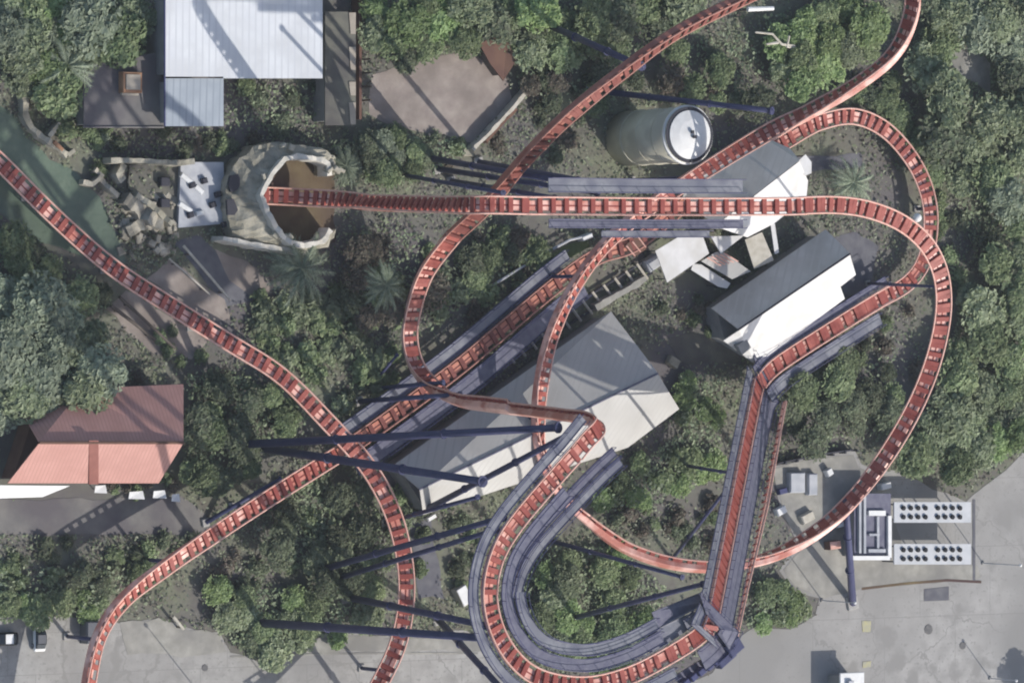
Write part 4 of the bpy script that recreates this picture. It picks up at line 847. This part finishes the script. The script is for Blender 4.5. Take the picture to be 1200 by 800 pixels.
# labels that tell the plants apart: look, nearest place, then order from the left
cells = {}
sz_t = {'tree': 2.6, 'shrub': 1.3}
for o, name, look, u, v, r in PLANTED:
    pl = min(LAND, key=lambda q: (q[0]-u)**2+(q[1]-v)**2)[2]; big = ('large' if r > sz_t[name] else 'small')
    cells.setdefault((name, look, big, pl), []).append((u, v, o))
ORD = ['leftmost', 'second from left', 'third from left', 'fourth from left', 'fifth from left', 'sixth from left', 'seventh from left', 'eighth from left']
for (name, look, big, pl), L in cells.items():
    L.sort(key=lambda q: q[0])
    for i, (u, v, o) in enumerate(L):
        noun = 'leafy tree' if name == 'tree' else 'bushy shrub'
        lab = f'{big} {WORD[look]} {noun} {pl}'
        if len(L) == 2: lab += ', '+('left' if i == 0 else 'right')+' one of two'
        elif len(L) > 2: lab += ', '+('rightmost' if i == len(L)-1 else ORD[min(i, 7)])
        tag(o, lab, name, ('trees ' if name == 'tree' else 'shrubs ')+pl)

# ------------------------------------------------------------------ undergrowth nobody could count
EXC = [[(98, 78), (193, 60), (193, 149), (98, 149)], [(193, -10), (378, -10), (378, 92), (262, 92), (262, 148), (193, 148)], [(381, 14), (417, 14), (417, 147), (381, 147)], [(0, 450), (215, 450), (215, 585), (0, 585)], [(440, 546), (716, 365), (796, 479), (736, 524), (496, 603)], [(820, 361), (968, 269), (1003, 322), (990, 350), (886, 427)], [(800, 240), (905, 163), (950, 210), (880, 275)], [(205, 188), (264, 188), (264, 266), (205, 266)], [(740, 125), (800, 125), (800, 192), (740, 192)]]
def scatter(name, label, n, m, seed, size, pick, zr):
    rr = random.Random(seed); vs = []; fs = []; cnt = 0
    while cnt < n:
        u, v = pick(rr)
        if u is None: continue
        p = P(u, v, rr.uniform(*zr)); nrm = Vector((rr.uniform(-.8, .8), rr.uniform(-.8, .8), 1)).normalized(); x = nrm.orthogonal().normalized(); y = nrm.cross(x); q = rr.uniform(0, 6.28)
        x, y = x*math.cos(q)+y*math.sin(q), y*math.cos(q)-x*math.sin(q); h = rr.uniform(*size); g = h*rr.uniform(.4, .8); k = len(vs)
        vs += [p-x*h, p-y*g, p+x*h, p+y*g]; fs.append((k, k+1, k+2, k+3)); cnt += 1
    me = bpy.data.meshes.new(name); me.from_pydata(vs, [], fs); me.materials.append(M[m]); o = bpy.data.objects.new(name, me); link(o); tag(o, label, name.replace('_', ' '), kind='stuff')
boxes = [(min(q[0] for q in p), max(q[0] for q in p), min(q[1] for q in p), max(q[1] for q in p), p) for p in PAVED+EXC]
def free(u, v): return not any(x0 < u < x1 and y0 < v < y1 and inside(u, v, p) for x0, x1, y0, y1, p in boxes)
def pick_any(rr):
    u, v = rr.uniform(-60, 1260), rr.uniform(-60, 860)
    cl = math.sin(u*.045+1.3*math.sin(v*.031))+math.sin(v*.052+1.7*math.sin(u*.027))
    if rr.random() > .55+.3*cl or not free(u, v): return None, None
    return u, v
AREA = [(max(q[0] for q in p)-min(q[0] for q in p))*(max(q[1] for q in p)-min(q[1] for q in p)) for p, _ in GROVES]
def pick_grove(rr):
    p, lit = rr.choices(GROVES, AREA)[0]; u = rr.uniform(min(q[0] for q in p)-8, max(q[0] for q in p)+8); v = rr.uniform(min(q[1] for q in p)-8, max(q[1] for q in p)+8)
    if (not lit and rr.random() < .6) or not inside(u, v, p) or not free(u, v): return None, None
    return u, v
# thin summer haze of the air between the site and the camera
b = MB(); b.prism([(-3100, -3100, 760), (3100, -3100, 760), (3100, 3100, 760), (-3100, 3100, 760)], 761.5); hz_ = b.build('haze', 'dark_metal')
hm = bpy.data.materials.new('haze'); hm.use_nodes = True; hn = hm.node_tree.nodes; hn.remove(hn['Principled BSDF']); pv = hn.new('ShaderNodeVolumePrincipled')
pv.inputs['Color'].default_value = (.86, .92, 1, 1); pv.inputs['Density'].default_value = 4e-5; hm.node_tree.links.new(pv.outputs[0], hn['Material Output'].inputs['Volume'])
hz_.data.materials[0] = hm; tag(hz_, 'pale haze in the air', 'haze', kind='stuff')
scatter('undergrowth', 'dark mottled undergrowth covering the ground between tracks and trees', 62000, 'understory', 5, (.12, .38), pick_any, (.1, .8))
scatter('ground_foliage', 'low green foliage filling the gaps beneath the trees', 30000, 'grove_cover', 6, (.15, .42), pick_grove, (.5, 2.0))
